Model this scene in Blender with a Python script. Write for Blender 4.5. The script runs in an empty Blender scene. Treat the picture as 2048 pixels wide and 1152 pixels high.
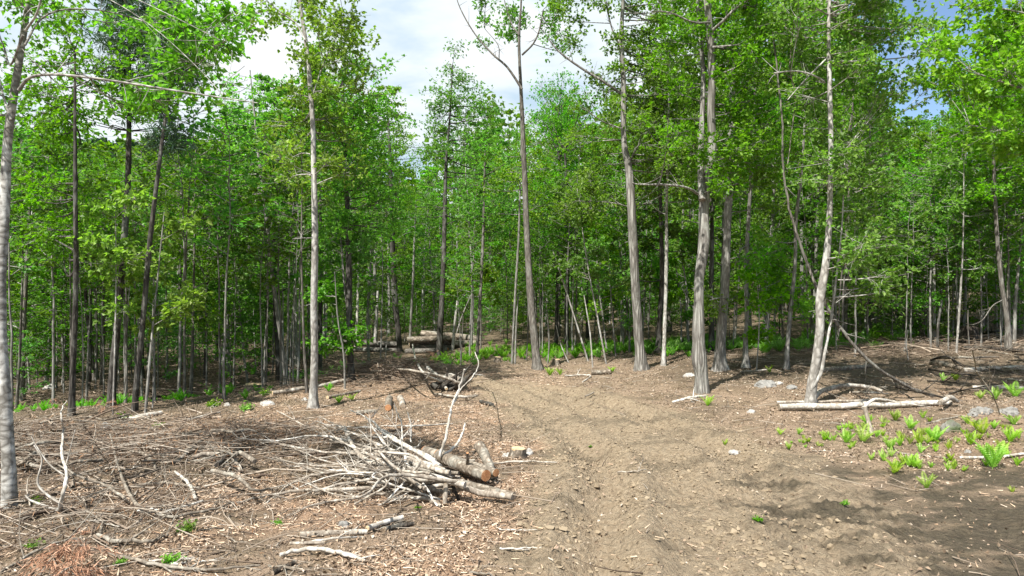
import bpy, math, random
import numpy as np
from mathutils import Vector, Matrix

rng = np.random.default_rng(11)
random.seed(11)
scene = bpy.context.scene
COL = scene.collection
F, CX, CY, CAMH = 1384.0, 1024.0, 576.0, 2.6
PI = math.pi

# ------------------------------------------------------------------ noise / terrain
def hash2(i, j, s):
    i = i.astype(np.int64); j = j.astype(np.int64)
    h = (i * 374761393 + j * 668265263 + s * 974634257) & 0xFFFFFFFF
    h = ((h ^ (h >> 13)) * 1274126177) & 0xFFFFFFFF
    h = ((h ^ (h >> 16)) * 2246822519) & 0xFFFFFFFF
    return (h ^ (h >> 15)) / 4294967296.0

def vnoise(x, y, s=0):
    x = np.asarray(x, float); y = np.asarray(y, float)
    xi = np.floor(x); yi = np.floor(y)
    fx = x - xi; fy = y - yi
    fx = fx * fx * fx * (fx * (fx * 6 - 15) + 10); fy = fy * fy * fy * (fy * (fy * 6 - 15) + 10)
    a = hash2(xi, yi, s); b = hash2(xi + 1, yi, s); c = hash2(xi, yi + 1, s); d = hash2(xi + 1, yi + 1, s)
    return (a + (b - a) * fx) * (1 - fy) + (c + (d - c) * fx) * fy

def fbm(x, y, s=0, o=4):
    v = 0; a = 0.5; t = 0
    for k in range(o):
        v = v + a * vnoise(x * 2 ** k + 17.3 * k, y * 2 ** k - 9.1 * k, s + k); t += a; a *= 0.55
    return v / t

def sst(a, b, x):
    t = np.clip((x - a) / (b - a), 0, 1)
    return t * t * (3 - 2 * t)

TRY = np.array([-30, 2.0, 6.2, 9.0, 11.1, 14.7, 17.6, 19.3, 20.8, 22.0, 23])
TRX = np.array([1.2, 1.5, 1.95, 2.35, 2.35, 1.45, 0.35, -0.9, -2.6, -5.0, -9])
TRW = np.array([2.2, 2.2, 2.15, 2.1, 1.95, 1.7, 1.35, 1.0, 0.8, 0.6, 0.1])

def track(x, y):
    """signed distance from the track's middle, its half width, and a 0..1 mask"""
    c = np.interp(y, TRY, TRX); w = np.interp(y, TRY, TRW)
    d = x - c
    e = np.abs(d) + 0.9 * (fbm(x * 0.9, y * 0.9, 31, 3) - 0.5) + 0.5 * (fbm(x * 3, y * 3, 33, 2) - 0.5)
    m = 1 - sst(w - 0.35, w + 0.45, e)
    m = m * (1 - sst(21.2, 22.6, y))
    return d, w, m

def height(x, y):
    x = np.asarray(x, float); y = np.asarray(y, float)
    s = sst(6, 20, y)
    z = 0.043 * np.maximum(x, 0) * s + 0.02 * np.maximum(x - 11, 0) * s
    z = z + 0.026 * np.maximum(np.minimum(x, 0), -30) * s
    edge = 17.5 + 0.42 * (x + 6) + 0.25 * np.minimum(x + 8, 0)
    z = z - 0.62 * sst(edge, edge + 6.5, y) * sst(-0.5, -4.5, x) * (1 - 0.2 * sst(28, 34, y))
    z = z + 0.03 * np.maximum(y - 27, 0) * sst(2, 16, x)
    z = z - 0.02 * np.maximum(y - 40, 0) * sst(0, -20, x)
    z = z + 0.35 * np.exp(-((x + 3.2) / 2.3) ** 2 - ((y - 20.2) / 2.0) ** 2)          # low brush mound
    z = z + 0.30 * (fbm(x * 0.16, y * 0.16, 3, 3) - 0.5) * sst(5, 14, np.abs(y) + np.abs(x) * 0.3)
    z = z + 0.10 * (fbm(x * 0.8, y * 0.8, 5, 3) - 0.5)
    d, w, m = track(x, y)
    rutw = 0.30
    amp = (0.75 + 0.4 * vnoise(x * 0.4, y * 0.4, 77)) * (1 - 0.65 * sst(0.1, 0.8, d) * sst(11, 8.5, y))
    prof = 0
    for c0 in (-1.02, 0.95, -0.25):
        k = (0.35 if c0 == -0.25 else 1.0)
        q = d - c0 * w / 1.9 - 0.22 * (fbm(x * 0 + c0 * 7, y * 0.7, 41, 2) - 0.5)
        prof = prof - k * 0.12 * np.exp(-(q / rutw) ** 2) + k * 0.07 * (np.exp(-((q - 0.5) / 0.16) ** 2) + np.exp(-((q + 0.5) / 0.16) ** 2))
        lug = np.sin((y * 2.0 + np.abs(q) * 1.6) * 2 * PI / 0.42)
        prof = prof + k * 0.028 * lug * np.exp(-(q / 0.34) ** 2)
    z = z + m * prof * amp
    rough = fbm(x * 4.2, y * 4.2, 51, 4) - 0.5
    ridg = 1 - np.abs(2 * fbm(x * 6.5, y * 6.5, 61, 3) - 1)
    wa = fbm(x * 0.7, y * 0.7, 71, 2)
    ridg2 = 1 - np.abs(2 * fbm(x * 13 + 3 * rough, y * 9, 63, 2) - 1)
    z = z + m * (0.055 * rough + (0.015 + 0.05 * sst(.4, .65, wa)) * (ridg - 0.72) + (0.03 + 0.05 * sst(.4, .65, wa)) * (ridg2 - 0.72)) + (1 - m) * (0.075 * rough)
    return z

def h1(x, y):
    return float(height(np.array([x]), np.array([y]))[0])

def ground(px, py):
    """the point of the ground that the pixel (px, py) of the photograph shows"""
    ys = np.concatenate([np.arange(3, 40, 0.5), np.arange(40, 140, 2)])
    for k in range(3):
        xs = (px - CX) / F * ys; zs = CAMH + (CY - py) / F * ys
        b = zs < height(xs, ys)
        i = int(np.argmax(b)) if b.any() else len(ys) - 1
        if k < 2: ys = np.linspace(ys[max(i - 1, 0)], ys[i], 14)
    return np.array([xs[i], ys[i], h1(xs[i], ys[i])])

def P(px, py, Y):
    return np.array([(px - CX) / F * Y, Y, CAMH + (CY - py) / F * Y])

# ------------------------------------------------------------------ mesh helpers
class MB:
    def __init__(self):
        self.v = []; self.q = []; self.t = []; self.n = 0
    def add(self, v, q=None, t=None, m=0):
        v = np.asarray(v, np.float32).reshape(-1, 3)
        if q is not None and len(q): self.q.append((np.asarray(q, np.int64) + self.n, m))
        if t is not None and len(t): self.t.append((np.asarray(t, np.int64) + self.n, m))
        self.v.append(v); self.n += len(v)
    def mesh(self, name, mats, smooth=True, origin=(0, 0, 0)):
        me = bpy.data.meshes.new(name)
        v = np.concatenate(self.v) - np.asarray(origin, np.float32)
        loops = []; starts = []; mi = []; pos = 0
        for arr, k in ((self.q, 4), (self.t, 3)):
            for f, m in arr:
                loops.append(f.ravel()); starts.append(pos + np.arange(len(f)) * k); pos += f.size
                mi.append(np.full(len(f), m))
        loops = np.concatenate(loops); starts = np.concatenate(starts); mi = np.concatenate(mi)
        me.vertices.add(len(v)); me.vertices.foreach_set('co', v.ravel().astype(np.float32))
        me.loops.add(len(loops)); me.loops.foreach_set('vertex_index', loops.astype(np.int32))
        me.polygons.add(len(starts)); me.polygons.foreach_set('loop_start', starts.astype(np.int32))
        me.polygons.foreach_set('material_index', mi.astype(np.int32))
        me.polygons.foreach_set('use_smooth', np.full(len(starts), smooth))
        me.update(calc_edges=True)
        for m in (mats if isinstance(mats, (list, tuple)) else [mats]): me.materials.append(m)
        return me
    def obj(self, name, mats, parent=None, smooth=True, origin=(0, 0, 0)):
        o = bpy.data.objects.new(name, self.mesh(name, mats, smooth, origin)); COL.objects.link(o)
        if parent is not None: o.parent = parent
        else: o.location = origin
        return o

def tag(o, label=None, cat=None, group=None, kind=None):
    if label: o['label'] = label
    if cat: o['category'] = cat
    if group: o['group'] = group
    if kind: o['kind'] = kind
    return o

def empty(name, loc, label, cat, group=None):
    o = bpy.data.objects.new(name, None); COL.objects.link(o)
    o.location = loc; o.empty_display_size = 0.2
    return tag(o, label, cat, group)

def norm(a):
    return a / np.maximum(np.linalg.norm(a, axis=-1, keepdims=True), 1e-9)

def catmull(pts, seg):
    """pts: (n, k) control rows -> smooth rows"""
    p = np.asarray(pts, float)
    if len(p) < 3: 
        t = np.linspace(0, 1, seg + 1)[:, None]
        return p[0] * (1 - t) + p[-1] * t
    q = np.vstack([2 * p[0] - p[1], p, 2 * p[-1] - p[-2]])
    out = []
    for i in range(len(p) - 1):
        a, b, c, d = q[i], q[i + 1], q[i + 2], q[i + 3]
        for t in np.arange(seg) / seg:
            out.append(0.5 * ((2 * b) + (c - a) * t + (2 * a - 5 * b + 4 * c - d) * t * t + (3 * b - 3 * c + d - a) * t ** 3))
    out.append(p[-1])
    return np.array(out)

def tube(mb, pts, rad, sides=8, jit=0.0, seed=0, cap=True, lobes=None, m=0, capm=None):
    pts = np.asarray(pts, float); rad = np.asarray(rad, float); n = len(pts)
    tan = np.gradient(pts, axis=0); tan = norm(tan)
    ref = np.array([1.0, 0, 0]) if abs(tan[0][0]) < 0.8 else np.array([0, 1.0, 0])
    u = ref - tan[0] * ref.dot(tan[0]); u /= np.linalg.norm(u)
    U = [u]
    for i in range(1, n):
        u = U[-1] - tan[i] * U[-1].dot(tan[i]); u /= max(np.linalg.norm(u), 1e-9); U.append(u)
    U = np.array(U); V = np.cross(tan, U)
    a = np.arange(sides) / sides * 2 * PI
    R = np.repeat(rad[:, None], sides, 1)
    if jit:
        s = np.concatenate([[0], np.cumsum(np.linalg.norm(np.diff(pts, axis=0), axis=1))])
        na = np.cos(a)[None] * 1.3 + 5; nb = np.sin(a)[None] * 1.3
        k = 1 / max(rad.max(), 0.01)
        R = R * (1 + jit * (2 * vnoise(na + s[:, None] * k * 0.35, nb + s[:, None] * k * 0.21, seed) - 1) + 0.5 * jit * (2 * vnoise(na * 3 + s[:, None] * k * 1.3, nb * 3 + s[:, None] * k, seed + 5) - 1))
    if lobes is not None:
        k, amp, fall = lobes
        s = np.concatenate([[0], np.cumsum(np.linalg.norm(np.diff(pts, axis=0), axis=1))])
        R = R * (1 + amp * np.exp(-s / fall)[:, None] * (0.45 + 0.55 * np.cos(a * k + seed))[None])
    v = pts[:, None] + R[..., None] * (U[:, None] * np.cos(a)[None, :, None] + V[:, None] * np.sin(a)[None, :, None])
    i = np.arange(n - 1)[:, None] * sides; j = np.arange(sides)[None]; j2 = (j + 1) % sides
    q = np.stack([i + j, i + j2, i + sides + j2, i + sides + j], -1).reshape(-1, 4)
    mb.add(v.reshape(-1, 3), q, m=m)
    if cap:
        for e, sg in ((0, -1), (n - 1, 1)):
            ring = v[e]; c = pts[e] + tan[e] * sg * rad[e] * 0.03
            vv = np.vstack([ring, c])
            jj = np.arange(sides)
            t = np.stack([jj, (jj + 1) % sides, np.full(sides, sides)], -1)
            if sg < 0: t = t[:, ::-1]
            mb.add(vv, t=t, m=m if capm is None else capm)
    return v

def twigs(mb, S, E, r0, r1, bend=0.12, sides=3, K=4, m=0):
    """many thin bent sticks at once"""
    S = np.asarray(S, float); E = np.asarray(E, float); n = len(S)
    if n == 0: return
    r0 = np.broadcast_to(np.asarray(r0, float), (n,)); r1 = np.broadcast_to(np.asarray(r1, float), (n,))
    L = np.linalg.norm(E - S, axis=1)
    M = (S + E) / 2 + rng.normal(0, 1, (n, 3)) * (L * bend)[:, None]
    t = np.linspace(0, 1, K)[None, :, None]
    C = S[:, None] * (1 - t) ** 2 + 2 * M[:, None] * t * (1 - t) + E[:, None] * t ** 2
    d = norm(E - S); ref = np.where(np.abs(d[:, 2:3]) < 0.8, np.array([[0, 0, 1.0]]), np.array([[1.0, 0, 0]]))
    U = norm(np.cross(d, ref)); V = np.cross(d, U)
    a = np.arange(sides) / sides * 2 * PI
    ring = U[:, None] * np.cos(a)[None, :, None] + V[:, None] * np.sin(a)[None, :, None]
    R = r0[:, None] * (1 - t[..., 0]) + r1[:, None] * t[..., 0]
    v = C[:, :, None] + ring[:, None] * R[:, :, None, None]
    base = (np.arange(n) * K * sides)[:, None, None]
    i = np.arange(K - 1)[None, :, None] * sides; j = np.arange(sides)[None, None]; j2 = (j + 1) % sides
    q = np.stack([base + i + j, base + i + j2, base + i + sides + j2, base + i + sides + j], -1).reshape(-1, 4)
    mb.add(v.reshape(-1, 3), q, m=m)

def leaves(mb, pos, L, W, axis=None, up=None, spread=0.8, fold=0.18, m=0):
    """kite-shaped leaves: position, length, width ratio, axis they point along"""
    n = len(pos)
    if n == 0: return
    L = np.broadcast_to(np.asarray(L, float), (n,)) * rng.uniform(0.5, 1.4, n)
    ax = rng.normal(0, 1, (n, 3)) if axis is None else axis + rng.normal(0, spread, (n, 3))
    ax[:, 2] -= 0.15
    ax = norm(ax)
    nr = rng.normal(0, 0.55, (n, 3)); nr[:, 2] += 1.0
    sd = norm(np.cross(ax, nr)); nn = np.cross(sd, ax)
    w = L * W * rng.uniform(0.75, 1.2, n)
    b = pos; tip = pos + ax * L[:, None]
    mid = pos + ax * (L * 0.42)[:, None] + nn * (L * fold)[:, None]
    v = np.stack([b, mid + sd * w[:, None] * 0.5, tip, mid - sd * w[:, None] * 0.5], 1)
    q = np.arange(n * 4).reshape(n, 4)
    mb.add(v.reshape(-1, 3), q, m=m)

def rand_dirs(n, flat=1.0):
    d = rng.normal(0, 1, (n, 3)); d[:, 2] *= flat
    return norm(d)

# ------------------------------------------------------------------ materials
def newmat(name):
    m = bpy.data.materials.new(name); m.use_nodes = True
    nt = m.node_tree; nt.nodes.clear()
    return m, nt
def N(nt, t, **k):
    n = nt.nodes.new(t)
    for a, b in k.items():
        if a.startswith('i_'): n.inputs[a[2:].replace('_', ' ')].default_value = b
        else: setattr(n, a, b)
    return n
def ramp(nt, fac, stops, interp='LINEAR'):
    r = nt.nodes.new('ShaderNodeValToRGB'); r.color_ramp.interpolation = interp
    e = r.color_ramp.elements
    while len(e) > 1: e.remove(e[-1])
    e[0].position = stops[0][0]; e[0].color = (*stops[0][1], 1)
    for p, c in stops[1:]:
        x = e.new(p); x.color = (*c, 1)
    nt.links.new(fac, r.inputs[0]); return r.outputs[0]
def mixc(nt, fac, a, b, mode='MIX'):
    n = nt.nodes.new('ShaderNodeMix'); n.data_type = 'RGBA'; n.blend_type = mode
    for s, v in ((n.inputs[0], fac), (n.inputs[6], a), (n.inputs[7], b)):
        if isinstance(v, (int, float)): s.default_value = v
        elif isinstance(v, tuple): s.default_value = (*v, 1)
        else: nt.links.new(v, s)
    return n.outputs[2]
def math_(nt, op, a, b=0.0, c=None):
    n = nt.nodes.new('ShaderNodeMath'); n.operation = op
    for s, v in zip(n.inputs, (a, b) if c is None else (a, b, c)):
        if isinstance(v, (int, float)): s.default_value = v
        else: nt.links.new(v, s)
    return n.outputs[0]
def noise(nt, vec, scale, detail=4, rough=0.55, dist=0.0):
    n = N(nt, 'ShaderNodeTexNoise'); n.inputs['Scale'].default_value = scale; n.inputs['Detail'].default_value = detail
    n.inputs['Roughness'].default_value = rough; n.inputs['Distortion'].default_value = dist
    nt.links.new(vec, n.inputs['Vector']); return n.outputs['Fac']
def mapping(nt, vec, sc=(1, 1, 1), loc=(0, 0, 0)):
    n = N(nt, 'ShaderNodeMapping'); n.inputs['Scale'].default_value = sc; n.inputs['Location'].default_value = loc
    nt.links.new(vec, n.inputs['Vector']); return n.outputs[0]
def finish(nt, col, rough=0.9, h=None, bump=0.3, dist=0.02, spec=0.25):
    p = N(nt, 'ShaderNodeBsdfPrincipled'); o = N(nt, 'ShaderNodeOutputMaterial')
    if isinstance(col, tuple): p.inputs['Base Color'].default_value = (*col, 1)
    else: nt.links.new(col, p.inputs['Base Color'])
    if isinstance(rough, float): p.inputs['Roughness'].default_value = rough
    else: nt.links.new(rough, p.inputs['Roughness'])
    p.inputs['Specular IOR Level'].default_value = spec
    if h is not None:
        b = N(nt, 'ShaderNodeBump'); b.inputs['Strength'].default_value = bump; b.inputs['Distance'].default_value = dist
        nt.links.new(h, b.inputs['Height']); nt.links.new(b.outputs[0], p.inputs['Normal'])
    nt.links.new(p.outputs[0], o.inputs[0])
    return p

def bark(name, dark, mid, light, lichen=(0.36, 0.37, 0.33), lich=0.35, sc=22, stretch=0.14, bump=0.6):
    m, nt = newmat(name)
    tc = N(nt, 'ShaderNodeTexCoord'); oi = N(nt, 'ShaderNodeObjectInfo')
    off = N(nt, 'ShaderNodeVectorMath', operation='ADD'); nt.links.new(tc.outputs['Object'], off.inputs[0])
    sc3 = N(nt, 'ShaderNodeVectorMath', operation='SCALE'); sc3.inputs[0].default_value = (7, 3, 11); nt.links.new(oi.outputs['Random'], sc3.inputs['Scale'])
    nt.links.new(sc3.outputs[0], off.inputs[1])
    v = off.outputs[0]
    st = mapping(nt, v, (1, 1, stretch))
    a = noise(nt, st, sc, 6, 0.65, 0.4)
    vo = N(nt, 'ShaderNodeTexVoronoi', feature='DISTANCE_TO_EDGE'); vo.inputs['Scale'].default_value = sc * 0.9
    nt.links.new(st, vo.inputs['Vector'])
    crack = math_(nt, 'SMOOTH_MIN', math_(nt, 'MULTIPLY', vo.outputs['Distance'], 3.0), 1.0, 0.2)
    hgt = math_(nt, 'MULTIPLY', a, crack)
    c = ramp(nt, a, [(0.3, dark), (0.5, mid), (0.7, light)])
    c = mixc(nt, math_(nt, 'SUBTRACT', 1.0, crack), c, dark)
    big = noise(nt, mapping(nt, v, (1, 1, 0.5)), 3.2, 5, 0.65, 0.6)
    lf = ramp(nt, big, [(0.5, (0, 0, 0)), (0.62, (lich,) * 3)])
    c = mixc(nt, lf, c, lichen)
    big2 = noise(nt, mapping(nt, v, (1, 1, 0.9), (4, 2, 9)), 5.5, 4, 0.7)
    df = ramp(nt, big2, [(0.58, (0, 0, 0)), (0.72, (0.7,) * 3)])
    c = mixc(nt, df, c, dark)
    finish(nt, c, 0.92, hgt, bump, 0.03, 0.15)
    return m

def leafmat(name, cols, trans=0.5, gloss=0.35, tcol=None):
    m, nt = newmat(name)
    g = N(nt, 'ShaderNodeNewGeometry'); oi = N(nt, 'ShaderNodeObjectInfo')
    n = len(cols)
    c = ramp(nt, g.outputs['Random Per Island'], [(i / (n - 1), cols[i]) for i in range(n)])
    hv = N(nt, 'ShaderNodeHueSaturation')
    tcn = N(nt, 'ShaderNodeTexCoord')
    nz = noise(nt, tcn.outputs['Object'], 1.3, 3, 0.6)
    nt.links.new(math_(nt, 'ADD', math_(nt, 'MULTIPLY_ADD', oi.outputs['Random'], 0.045, 0.455), math_(nt, 'MULTIPLY', nz, 0.045)), hv.inputs['Hue'])
    nt.links.new(math_(nt, 'MULTIPLY', math_(nt, 'MULTIPLY_ADD', oi.outputs['Random'], 0.45, 0.88), math_(nt, 'MULTIPLY_ADD', nz, 0.9, 0.58)), hv.inputs['Value'])
    nt.links.new(math_(nt, 'MULTIPLY_ADD', math_(nt, 'FRACT', math_(nt, 'MULTIPLY', oi.outputs['Random'], 7.31)), 0.22, 0.88), hv.inputs['Saturation'])
    nt.links.new(c, hv.inputs['Color']); c = hv.outputs[0]
    p = N(nt, 'ShaderNodeBsdfPrincipled'); p.inputs['Roughness'].default_value = 0.5; p.inputs['Specular IOR Level'].default_value = gloss
    nt.links.new(c, p.inputs['Base Color'])
    t = N(nt, 'ShaderNodeBsdfTranslucent')
    tc = mixc(nt, 1.0, c, tcol or (1.3, 1.6, 0.5), 'MULTIPLY'); nt.links.new(tc, t.inputs['Color'])
    mx = N(nt, 'ShaderNodeMixShader'); mx.inputs[0].default_value = trans
    o = N(nt, 'ShaderNodeOutputMaterial')
    nt.links.new(p.outputs[0], mx.inputs[1]); nt.links.new(t.outputs[0], mx.inputs[2]); nt.links.new(mx.outputs[0], o.inputs[0])
    return m

def islandmat(name, cols, rough=0.9, spec=0.2):
    m, nt = newmat(name)
    g = N(nt, 'ShaderNodeNewGeometry'); n = len(cols)
    c = ramp(nt, g.outputs['Random Per Island'], [(i / (n - 1), cols[i]) for i in range(n)])
    finish(nt, c, rough, spec=spec); return m

BK = {
    'grey': bark('bark_grey', (0.13, 0.121, 0.108), (0.31, 0.297, 0.272), (0.45, 0.435, 0.40)),
    'shag': bark('bark_shaggy', (0.115, 0.105, 0.093), (0.31, 0.295, 0.268), (0.48, 0.46, 0.42), lich=0.35, sc=14, stretch=0.09, bump=1.0),
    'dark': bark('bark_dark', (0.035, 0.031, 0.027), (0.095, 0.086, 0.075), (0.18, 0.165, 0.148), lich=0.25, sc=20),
    'brown': bark('bark_brown', (0.08, 0.071, 0.061), (0.20, 0.18, 0.157), (0.32, 0.295, 0.26), lich=0.25),
    'pale': bark('bark_pale', (0.20, 0.185, 0.165), (0.42, 0.40, 0.365), (0.56, 0.54, 0.50), lichen=(0.60, 0.60, 0.57), lich=0.5, sc=12, stretch=0.5, bump=0.35),
    'smooth': bark('bark_smooth', (0.13, 0.12, 0.105), (0.40, 0.385, 0.355), (0.54, 0.53, 0.49), lichen=(0.62, 0.62, 0.59), lich=0.6, sc=7, stretch=1.6, bump=0.2),
    'deadw': bark('wood_weathered', (0.18, 0.15, 0.12), (0.38, 0.335, 0.275), (0.56, 0.51, 0.43), lichen=(0.62, 0.59, 0.53), lich=0.5, sc=16, stretch=0.3, bump=0.35),
    'twig': bark('bark_twig', (0.12, 0.10, 0.08), (0.25, 0.215, 0.17), (0.38, 0.335, 0.27), lichen=(0.46, 0.44, 0.38), lich=0.4, sc=16, stretch=0.5, bump=0.3),
    'white': bark('wood_bleached', (0.28, 0.25, 0.21), (0.58, 0.545, 0.485), (0.74, 0.71, 0.66), lichen=(0.76, 0.74, 0.70), lich=0.5, sc=12, stretch=0.4, bump=0.3),
    'blackwood': bark('wood_rotten', (0.025, 0.021, 0.017), (0.075, 0.06, 0.048), (0.15, 0.125, 0.10), lich=0.15),
    'oldlog': bark('bark_log', (0.11, 0.088, 0.066), (0.28, 0.235, 0.185), (0.43, 0.375, 0.31), lich=0.3, sc=14, stretch=0.6, bump=0.6),
}
def cutwood(name, a, b):
    m, nt = newmat(name)
    tc = N(nt, 'ShaderNodeTexCoord')
    nn = noise(nt, tc.outputs['Object'], 9, 5, 0.6, 0.5); n2 = noise(nt, tc.outputs['Object'], 60, 3)
    c = ramp(nt, nn, [(0.35, a), (0.65, b)])
    c = mixc(nt, ramp(nt, n2, [(0.5, (0, 0, 0)), (0.75, (0.6,) * 3)]), c, tuple(x * 0.45 for x in a))
    finish(nt, c, 0.8, n2, 0.3, 0.01); return m
CUT = cutwood('wood_cut_orange', (0.33, 0.14, 0.06), (0.55, 0.30, 0.15))
CUTP = cutwood('wood_cut_pale', (0.46, 0.33, 0.19), (0.64, 0.50, 0.33))
CUTG = cutwood('wood_cut_grey', (0.22, 0.17, 0.12), (0.36, 0.29, 0.22))

LF = {
    'mid': leafmat('leaf_mid', [(0.066, 0.142, 0.013), (0.104, 0.215, 0.020), (0.138, 0.27, 0.026), (0.19, 0.33, 0.042)]),
    'lime': leafmat('leaf_lime', [(0.088, 0.19, 0.012), (0.135, 0.275, 0.02), (0.185, 0.345, 0.03), (0.26, 0.41, 0.06)]),
    'cool': leafmat('leaf_cool', [(0.055, 0.142, 0.018), (0.085, 0.205, 0.025), (0.115, 0.26, 0.034), (0.16, 0.31, 0.055)]),
    'deep': leafmat('leaf_deep', [(0.046, 0.108, 0.010), (0.075, 0.16, 0.014), (0.105, 0.205, 0.02), (0.13, 0.24, 0.026)]),
    'olive': leafmat('leaf_olive', [(0.064, 0.14, 0.013), (0.098, 0.205, 0.02), (0.135, 0.26, 0.028), (0.22, 0.34, 0.07)]),
    'pine': leafmat('needle_pine', [(0.04, 0.085, 0.05), (0.06, 0.115, 0.068), (0.085, 0.145, 0.09)], 0.2),
    'fern': leafmat('leaf_fern', [(0.19, 0.32, 0.025), (0.26, 0.40, 0.04), (0.34, 0.46, 0.07)], 0.45),
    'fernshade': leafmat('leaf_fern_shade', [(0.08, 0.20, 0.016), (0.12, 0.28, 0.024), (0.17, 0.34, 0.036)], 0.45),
}
RUST = islandmat('needle_rust', [(0.24, 0.12, 0.07), (0.36, 0.20, 0.125), (0.48, 0.30, 0.205)])
RUSTD = islandmat('needle_brown', [(0.13, 0.072, 0.04), (0.22, 0.125, 0.07), (0.32, 0.20, 0.12)])
LITTER = islandmat('dry_leaf', [(0.10, 0.072, 0.05), (0.17, 0.125, 0.086), (0.25, 0.185, 0.13), (0.20, 0.14, 0.095), (0.33, 0.25, 0.18), (0.26, 0.19, 0.14), (0.38, 0.30, 0.225), (0.22, 0.16, 0.11), (0.50, 0.43, 0.35)], 0.75)
CHIP = islandmat('wood_chip', [(0.34, 0.23, 0.15), (0.52, 0.38, 0.26), (0.64, 0.51, 0.38), (0.42, 0.27, 0.17), (0.70, 0.60, 0.49)], 0.8)
TWIG = islandmat('dry_twig', [(0.07, 0.05, 0.038), (0.16, 0.12, 0.09), (0.27, 0.22, 0.17), (0.40, 0.35, 0.29)], 0.9)
BRUSHM = islandmat('dry_brush', [(0.10, 0.073, 0.052), (0.19, 0.14, 0.10), (0.28, 0.21, 0.155), (0.38, 0.31, 0.245)], 0.9)
CLOD = islandmat('mud_clod', [(0.19, 0.147, 0.097), (0.235, 0.184, 0.124), (0.28, 0.222, 0.153)], 0.95)

def groundmat():
    m, nt = newmat('ground_soil')
    tc = N(nt, 'ShaderNodeTexCoord'); v = tc.outputs['Object']
    at = N(nt, 'ShaderNodeVertexColor', layer_name='mask')
    sep = N(nt, 'ShaderNodeSeparateColor'); nt.links.new(at.outputs['Color'], sep.inputs[0])
    mud, darker, chip = sep.outputs
    n1 = noise(nt, v, 2.0, 6, 0.65); n2 = noise(nt, v, 14, 5, 0.65, 0.4); n3 = noise(nt, v, 55, 4, 0.7); n4 = noise(nt, mapping(nt, v, (1, 1, 1), (9, 3, 0)), 0.5, 5, 0.6)
    vo = N(nt, 'ShaderNodeTexVoronoi'); vo.inputs['Scale'].default_value = 26; nt.links.new(v, vo.inputs['Vector'])
    mudc = ramp(nt, n2, [(0.28, (0.19, 0.143, 0.096)), (0.5, (0.30, 0.236, 0.162)), (0.72, (0.39, 0.32, 0.23))])
    mudc = mixc(nt, ramp(nt, n1, [(0.42, (0, 0, 0)), (0.68, (0.55,) * 3)]), mudc, (0.262, 0.212, 0.15))
    lit = ramp(nt, n3, [(0.28, (0.14, 0.10, 0.069)), (0.48, (0.28, 0.21, 0.152)), (0.66, (0.39, 0.305, 0.23)), (0.8, (0.50, 0.42, 0.335))])
    lit = mixc(nt, ramp(nt, vo.outputs['Color'], [(0.2, (0, 0, 0)), (0.9, (0.5,) * 3)]), lit, (0.29, 0.21, 0.15))
    lit = mixc(nt, ramp(nt, n1, [(0.4, (0, 0, 0)), (0.65, (0.55,) * 3)]), lit, (0.125, 0.10, 0.058))
    lit = mixc(nt, 1.0, lit, (1.18, 1.16, 1.12), 'MULTIPLY')
    lit = mixc(nt, chip, lit, ramp(nt, n3, [(0.3, (0.27, 0.17, 0.105)), (0.55, (0.42, 0.28, 0.185)), (0.75, (0.58, 0.45, 0.33))]))
    lit = mixc(nt, at.outputs['Alpha'], lit, ramp(nt, n3, [(0.3, (0.065, 0.048, 0.031)), (0.52, (0.13, 0.10, 0.065)), (0.7, (0.20, 0.155, 0.105)), (0.82, (0.31, 0.25, 0.185))]))
    mudc = mixc(nt, 1.0, mudc, (1.12, 1.10, 1.08), 'MULTIPLY')
    c = mixc(nt, mud, lit, mudc)
    c = mixc(nt, darker, c, ramp(nt, n2, [(0.3, (0.045, 0.037, 0.025)), (0.55, (0.095, 0.078, 0.052)), (0.75, (0.16, 0.13, 0.088))]))
    v2 = N(nt, 'ShaderNodeTexVoronoi'); v2.inputs['Scale'].default_value = 11; v2.inputs['Randomness'].default_value = 1.0
    dv = N(nt, 'ShaderNodeVectorMath', operation='ADD'); nt.links.new(v, dv.inputs[0])
    nz = N(nt, 'ShaderNodeTexNoise'); nz.inputs['Scale'].default_value = 9; nt.links.new(v, nz.inputs['Vector'])
    ns = N(nt, 'ShaderNodeVectorMath', operation='SCALE'); ns.inputs['Scale'].default_value = 0.16; nt.links.new(nz.outputs['Color'], ns.inputs[0]); nt.links.new(ns.outputs[0], dv.inputs[1])
    nt.links.new(dv.outputs[0], v2.inputs['Vector'])
    hh = math_(nt, 'ADD', math_(nt, 'MULTIPLY', n2, 0.6), math_(nt, 'ADD', math_(nt, 'MULTIPLY', n3, 0.6), math_(nt, 'MULTIPLY', v2.outputs['Distance'], -0.55)))
    r = math_(nt, 'MULTIPLY_ADD', darker, -0.25, 0.95)
    finish(nt, c, r, hh, 1.0, 0.09, 0.2)
    return m

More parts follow.
